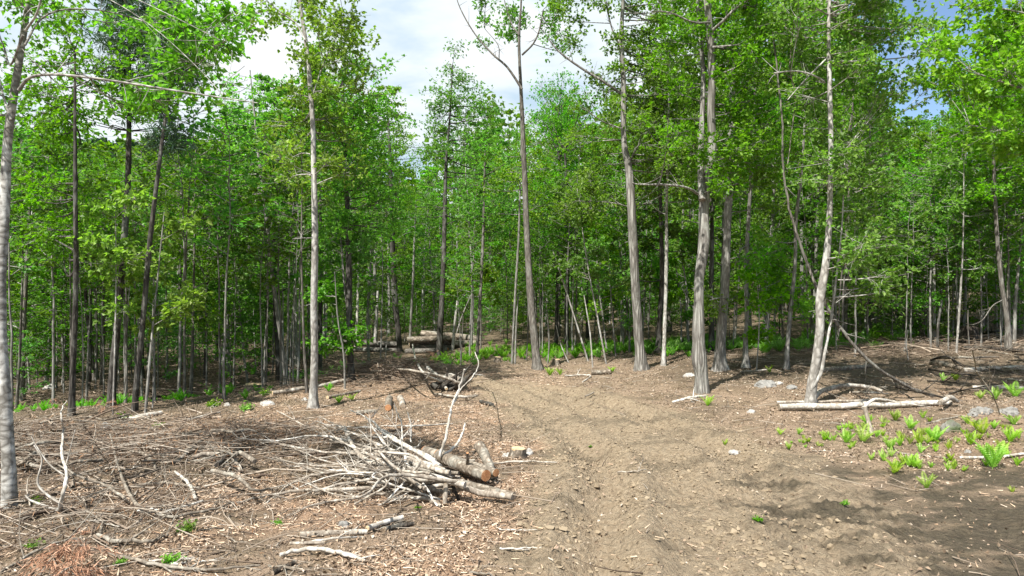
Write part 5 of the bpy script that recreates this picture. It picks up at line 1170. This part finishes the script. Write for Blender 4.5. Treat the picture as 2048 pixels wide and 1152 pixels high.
FERNS = [(1985, 938, 80, 'largest bright fern clump by the pale stick near the right edge'), (1853, 978, 46, 'round fern closest to the dark mud'), (1828, 935, 42, 'yellow-green fern left of the largest one, above the round fern'), (1792, 945, 44, 'slender upright fern left of the round fern'),
 (1868, 885, 56, 'bright fern left of the mossy rock'), (1725, 885, 56, 'bushy fern before the bleached log, beside the upright post'), (1692, 886, 44, 'fern left of the upright post'), (1780, 900, 36, 'low fern below the upright post'), (1820, 860, 40, 'fern between the bleached log and the mossy rock'), (1965, 868, 52, 'tall fern right of the mossy rock'),
 (1940, 890, 40, 'leaning fern under the mossy rock'), (2020, 885, 44, 'fern at the right edge above the largest one'), (2028, 850, 40, 'upper fern at the right edge behind others'), (2030, 795, 50, 'fern in front of the grey edge log'), (1990, 800, 34, 'fern left of the one by the grey edge log'), (1962, 798, 26, 'small fern on the litter above the edge rocks'),
 (1912, 762, 26, 'small fern on the slope right of the dead limb'), (1885, 762, 22, 'tiny fern on the slope near the dead limb'), (1840, 890, 40, 'fern just left of the thin grey log'), (1655, 880, 26, 'small fern at the left end of the fern patch'), (1618, 885, 22, 'tiny fern farthest left before the bleached log'),
 (1415, 812, 32, 'lone yellow-green fern in front of the stout scarred trunk'), (1450, 890, 20, 'tiny fern beside the low white stone'), (1738, 850, 36, 'fern against the front of the bleached log'), (1790, 842, 36, 'fern by the bleached log middle'), (1560, 870, 20, 'tiny fern on the litter left of the patch'), (1742, 920, 24, 'small fern near the mud edge below the patch'),
 (2005, 905, 34, 'small fern behind the largest fern'), (678, 806, 26, 'small fern at the foot of the pale trunk, right side'), (705, 800, 24, 'pale tuft right of the small fern by the pale trunk'), (2025, 985, 20, 'small fern at the right edge below the pale stick'), (1100, 752, 26, 'grassy fern left of the short sawn log'), (1225, 745, 22, 'small fern right of the short sawn log'),
 (1120, 750, 22, 'low fern patch between the stub stump and the sawn log'), (1540, 745, 22, 'small fern near the flared trunk')]
for i, (px, py, w, lb) in enumerate(FERNS):
    g = ground(px, py); o = bpy.data.objects.new('fern', FM[(i + 2) % 4]); COL.objects.link(o); s = 0.92 * w / F * g[1] / 0.62
    o.location = g - np.array([0, 0, .01]); o.scale = (s, s, s * random.uniform(.9, 1.2)); o.rotation_euler = (random.gauss(0, .1), random.gauss(0, .1), random.uniform(0, 6.28))
    tag(o, lb, 'fern', 'bright ferns on the clearing')
for k in range(110):
    px, py = random.uniform(1570, 2046), random.uniform(835, 950)
    if py > 905 and px < 1760 or py < 850 and px < 1700: continue
    g = ground(px, py); o = bpy.data.objects.new('fern', FM[k % 4]); COL.objects.link(o); s_ = random.uniform(.13, .40)
    o.location = g - np.array([0, 0, .01]); o.scale = (s_ * .8, s_ * .8, s_); o.rotation_euler = (random.gauss(0, .15), random.gauss(0, .15), random.uniform(0, 6.28))
    tag(o, 'small thin fern sprig among the larger bright ferns before the bleached log', 'fern', 'small fern sprigs among the bright ferns')
def fern_bed(name, label, cx, cy, rx, ry, n, mat, sc):
    src = [fern_mesh(s, 8) for s in (11, 12, 13)]
    vs = [np.concatenate(m.v) for m in src]; qs = [np.concatenate([a for a, _ in m.q]) for m in src]
    mb = MB()
    for i in range(n):
        x, y = cx + rng.normal(0, rx), cy + rng.normal(0, ry); k = i % 3; a = rng.uniform(0, 6.28); s = sc * rng.uniform(.6, 1.3)
        R = np.array([[math.cos(a), -math.sin(a), 0], [math.sin(a), math.cos(a), 0], [0, 0, 1]])
        mb.add(vs[k] @ R.T * s + np.array([x, y, h1(x, y)]), qs[k])
    tag(mb.obj(name, LF[mat], None, False), label, 'ferns', kind='stuff')
fern_bed('fern_bed', 'green fern bed in the half shade behind the short sawn log', 3.4, 27.2, 3.0, 1.6, 260, 'fernshade', 0.6)
fern_bed('fern_bed', 'green undergrowth between the forked dark tree and the thin brown trunk', -1.4, 28.4, 1.4, 1.5, 100, 'fernshade', 0.55)
fern_bed('fern_bed', 'dark green ferns in the shade behind the flared trunk', 8.6, 25.6, 2.6, 1.2, 150, 'fernshade', 0.9)
fern_bed('fern_bed', 'low green plants left of the brush mound in the shade', -5.6, 26, 1.8, 1.8, 90, 'fernshade', 0.8)
fern_bed('fern_bed', 'low green plants under the left woods', -11, 19, 2.6, 1.5, 70, 'fernshade', 0.6)
fern_bed('fern_bed', 'fern leaves at the foot of the right slope poles', 14.5, 27, 1.8, 1.0, 60, 'fernshade', 0.9)
def herb(px, py, w, label, lf='mid', n=90):
    g = ground(px, py); r = w / F * g[1] / 2; mb = MB()
    S = np.repeat(g[None], 12, 0); E = g + rand_dirs(12, .5) * r * np.array([1, 1, 1.0]); E[:, 2] = g[2] + np.abs(E[:, 2] - g[2]) + r * .3
    twigs(mb, S, E, .004, .002)
    tt = rng.uniform(.25, 1.05, (n, 1)); ei = rng.integers(0, 12, n)
    p = S[ei] * (1 - tt) + E[ei] * tt + rng.normal(0, r * .16, (n, 3)); p[:, 2] = np.maximum(p[:, 2], g[2] + .02)
    leaves(mb, p, r * .5, .7)
    tag(mb.obj('leafy_plant', LF[lf], None, False, g), label, 'plant')
for a in [(370, 1062, 34, 'leafy green plant beside the curved grey branch'), (64, 1096, 26, 'small green plant above the rust-brown needles', 'lime'), (345, 1128, 34, 'low yellow-green plant near the bottom edge branch', 'lime'), (1515, 1043, 20, 'tiny green plant alone in the track mud'), (72, 1005, 22, 'green sprout at the foot of the white forked branch', 'lime'), (530, 790, 20, 'green sprig near the low splintered stump', 'lime'),
          (490, 820, 26, 'green sprig on the lit edge right of the birch log', 'lime'), (430, 812, 26, 'green sprig left of the lit edge stone', 'lime'), (255, 842, 26, 'green sprig by the upright grey rock', 'lime'), (240, 1128, 20, 'green sprig under the long bottom branch', 'lime'), (555, 1050, 18, 'tiny green sprig left of the small grey stone', 'lime'), (835, 1018, 16, 'tiny sprig before the branch pile', 'lime'),
          (1690, 1010, 16, 'tiny sprig on the dark mud', 'lime'), (315, 855, 22, 'green sprig right of the birch log', 'lime'), (1180, 895, 8, 'tiny sprig in the middle of the track')]:
    herb(*a)
# rust-brown dead conifer branches
def rusty(pts, label, n=26, sc=1.0):
    rows = []
    for px, py, h in pts:
        p = ground(px, py); k = h / max(CAMH - p[2], .3); rows.append(p + (np.array([0, 0, CAMH]) - p) * k)
    c = catmull(np.array(rows), 6); mb = MB(); tube(mb, c, np.linspace(.012, .004, len(c)), 6)
    org = c[0].copy(); o = tag(mb.obj('dead_conifer_branch', BK['oldlog'], None, True, org), label, 'branch')
    nb = MB(); idx = rng.integers(1, len(c), n); S = c[idx]; E = S + rand_dirs(n, .5) * .3 * sc; E[:, 2] -= .05
    twigs(nb, S, E, .004, .002)
    w = rng.uniform(.1, 1.05, (n, 34, 1)); pos = (S[:, None] * (1 - w) + E[:, None] * w + rng.normal(0, .02, (n, 34, 3))).reshape(-1, 3)
    ax = np.repeat(norm(E - S)[:, None], 34, 1).reshape(-1, 3); ax[:, 2] -= .5
    leaves(nb, pos, .085, .10, ax, spread=.55, fold=.02)
    nb.obj('needles', RUST, o, False, org)
rusty([(80, 1150, .05), (110, 1110, .2), (150, 1090, .28), (200, 1100, .2)], 'rust-brown dead conifer branch drooping at the bottom left corner', 20, .8)
rusty([(100, 1170, .1), (130, 1140, .25), (160, 1130, .2)], 'second rust-brown conifer branch lowest at the bottom edge', 12, .8)
rusty([(180, 830, .0), (195, 805, .5), (225, 815, .6)], 'rusty needle tuft hanging above the dark slash by the pines', 14, .6)
rusty([(95, 850, .0), (110, 805, .5), (130, 800, .6)], 'rusty needle tuft beside the left birch trunk', 12, .6)
rusty([(850, 738, .1), (858, 720, .6), (862, 705, .8)], 'upright rusty conifer top beside the forked dark tree foot', 22, 1.0)
# right-hand overhanging tree outside the frame: its limbs reach into the top right
hero('maple_tree', 'leafy boughs hanging in from a tree beyond the top right edge', 'tree',
     [(2320, 980, 60), (2310, 800, 46), (2300, 500, 42), (2290, 200, 36), (2280, -100, 28), (2280, -400, 16)], 'grey', 'lime',
     [(1860, -40, 2090, 150, 30), (1960, 140, 2120, 290, 14), (2100, -120, 2300, 0, 8)],
     [[(2290, 260, 14, 0), (2180, 200, 10, -.2), (2060, 180, 7, -.3), (1960, 150, 4, -.4)], [(2288, 120, 14, 0), (2150, 60, 10, .2), (2020, 20, 6, .3), (1900, 10, 3, .4)], [(2292, 320, 12, 0), (2180, 290, 8, .3), (2060, 272, 6, .4), (1940, 250, 4, .5)]],
     depth=12.5, L=0.10, dens=1.2, clump=0.5)

# ------------------------------------------------------------------ light, sky, camera
SUN_EL, SUN_AZ = math.radians(56), math.radians(215)      # azimuth clockwise from +Y: behind the camera, to its left
sd = Vector((math.sin(SUN_AZ) * math.cos(SUN_EL), math.cos(SUN_AZ) * math.cos(SUN_EL), math.sin(SUN_EL)))
ld = bpy.data.lights.new('sun', 'SUN'); ld.energy = 5.0; ld.angle = math.radians(0.6); ld.color = (1.0, 0.965, 0.90)
lo = bpy.data.objects.new('sun', ld); COL.objects.link(lo); lo.rotation_euler = (-sd).to_track_quat('-Z', 'Y').to_euler(); lo.location = (0, 0, 40)
w = bpy.data.worlds.new('World'); scene.world = w; w.use_nodes = True
nt = w.node_tree; nt.nodes.clear()
sky = nt.nodes.new('ShaderNodeTexSky'); sky.sky_type = 'NISHITA'; sky.sun_disc = False; sky.sun_elevation = SUN_EL; sky.sun_rotation = SUN_AZ; sky.ozone_density = 3.0; sky.dust_density = 0.4
tc = nt.nodes.new('ShaderNodeTexCoord')
gv = tc.outputs['Generated']
sp = nt.nodes.new('ShaderNodeSeparateXYZ'); nt.links.new(gv, sp.inputs[0])
n1 = noise(nt, mapping(nt, gv, (1, 1, 2.2), (0.4, 0.2, 0.1)), 2.6, 7, 0.58, 0.3)
n2 = noise(nt, mapping(nt, gv, (1, 1, 2.4), (3.1, 1.7, 0.6)), 4.5, 5, 0.55, 0.2)
bias = math_(nt, 'MULTIPLY_ADD', sp.outputs[0], -0.62, 0.25)
cov = ramp(nt, math_(nt, 'ADD', n1, bias), [(0.43, (0, 0, 0)), (0.60, (1, 1, 1))])
cloud = ramp(nt, n2, [(0.32, (3.4, 4.4, 5.3)), (0.48, (5.2, 5.7, 6.0)), (0.68, (6.3, 6.35, 6.4))])
skyc = mixc(nt, cov, sky.outputs[0], cloud)
bg = nt.nodes.new('ShaderNodeBackground'); bg.inputs['Strength'].default_value = 0.09
nt.links.new(skyc, bg.inputs['Color'])
ow = nt.nodes.new('ShaderNodeOutputWorld'); nt.links.new(bg.outputs[0], ow.inputs[0])

cd = bpy.data.cameras.new('camera'); cd.sensor_width = 36; cd.lens = 36 * F / 2048; cd.clip_start = 0.1; cd.clip_end = 2000
co = bpy.data.objects.new('camera', cd); COL.objects.link(co); co.location = (0, 0, CAMH); co.rotation_euler = (PI / 2, 0, 0)
scene.camera = co
scene.view_settings.view_transform = 'Standard'; scene.view_settings.look = 'None'; scene.view_settings.exposure = 1.0; scene.view_settings.gamma = 1.0
cy = scene.cycles
cy.max_bounces = 5; cy.diffuse_bounces = 3; cy.transmission_bounces = 4; cy.glossy_bounces = 2; cy.transparent_max_bounces = 4
cy.caustics_reflective = False; cy.caustics_refractive = False
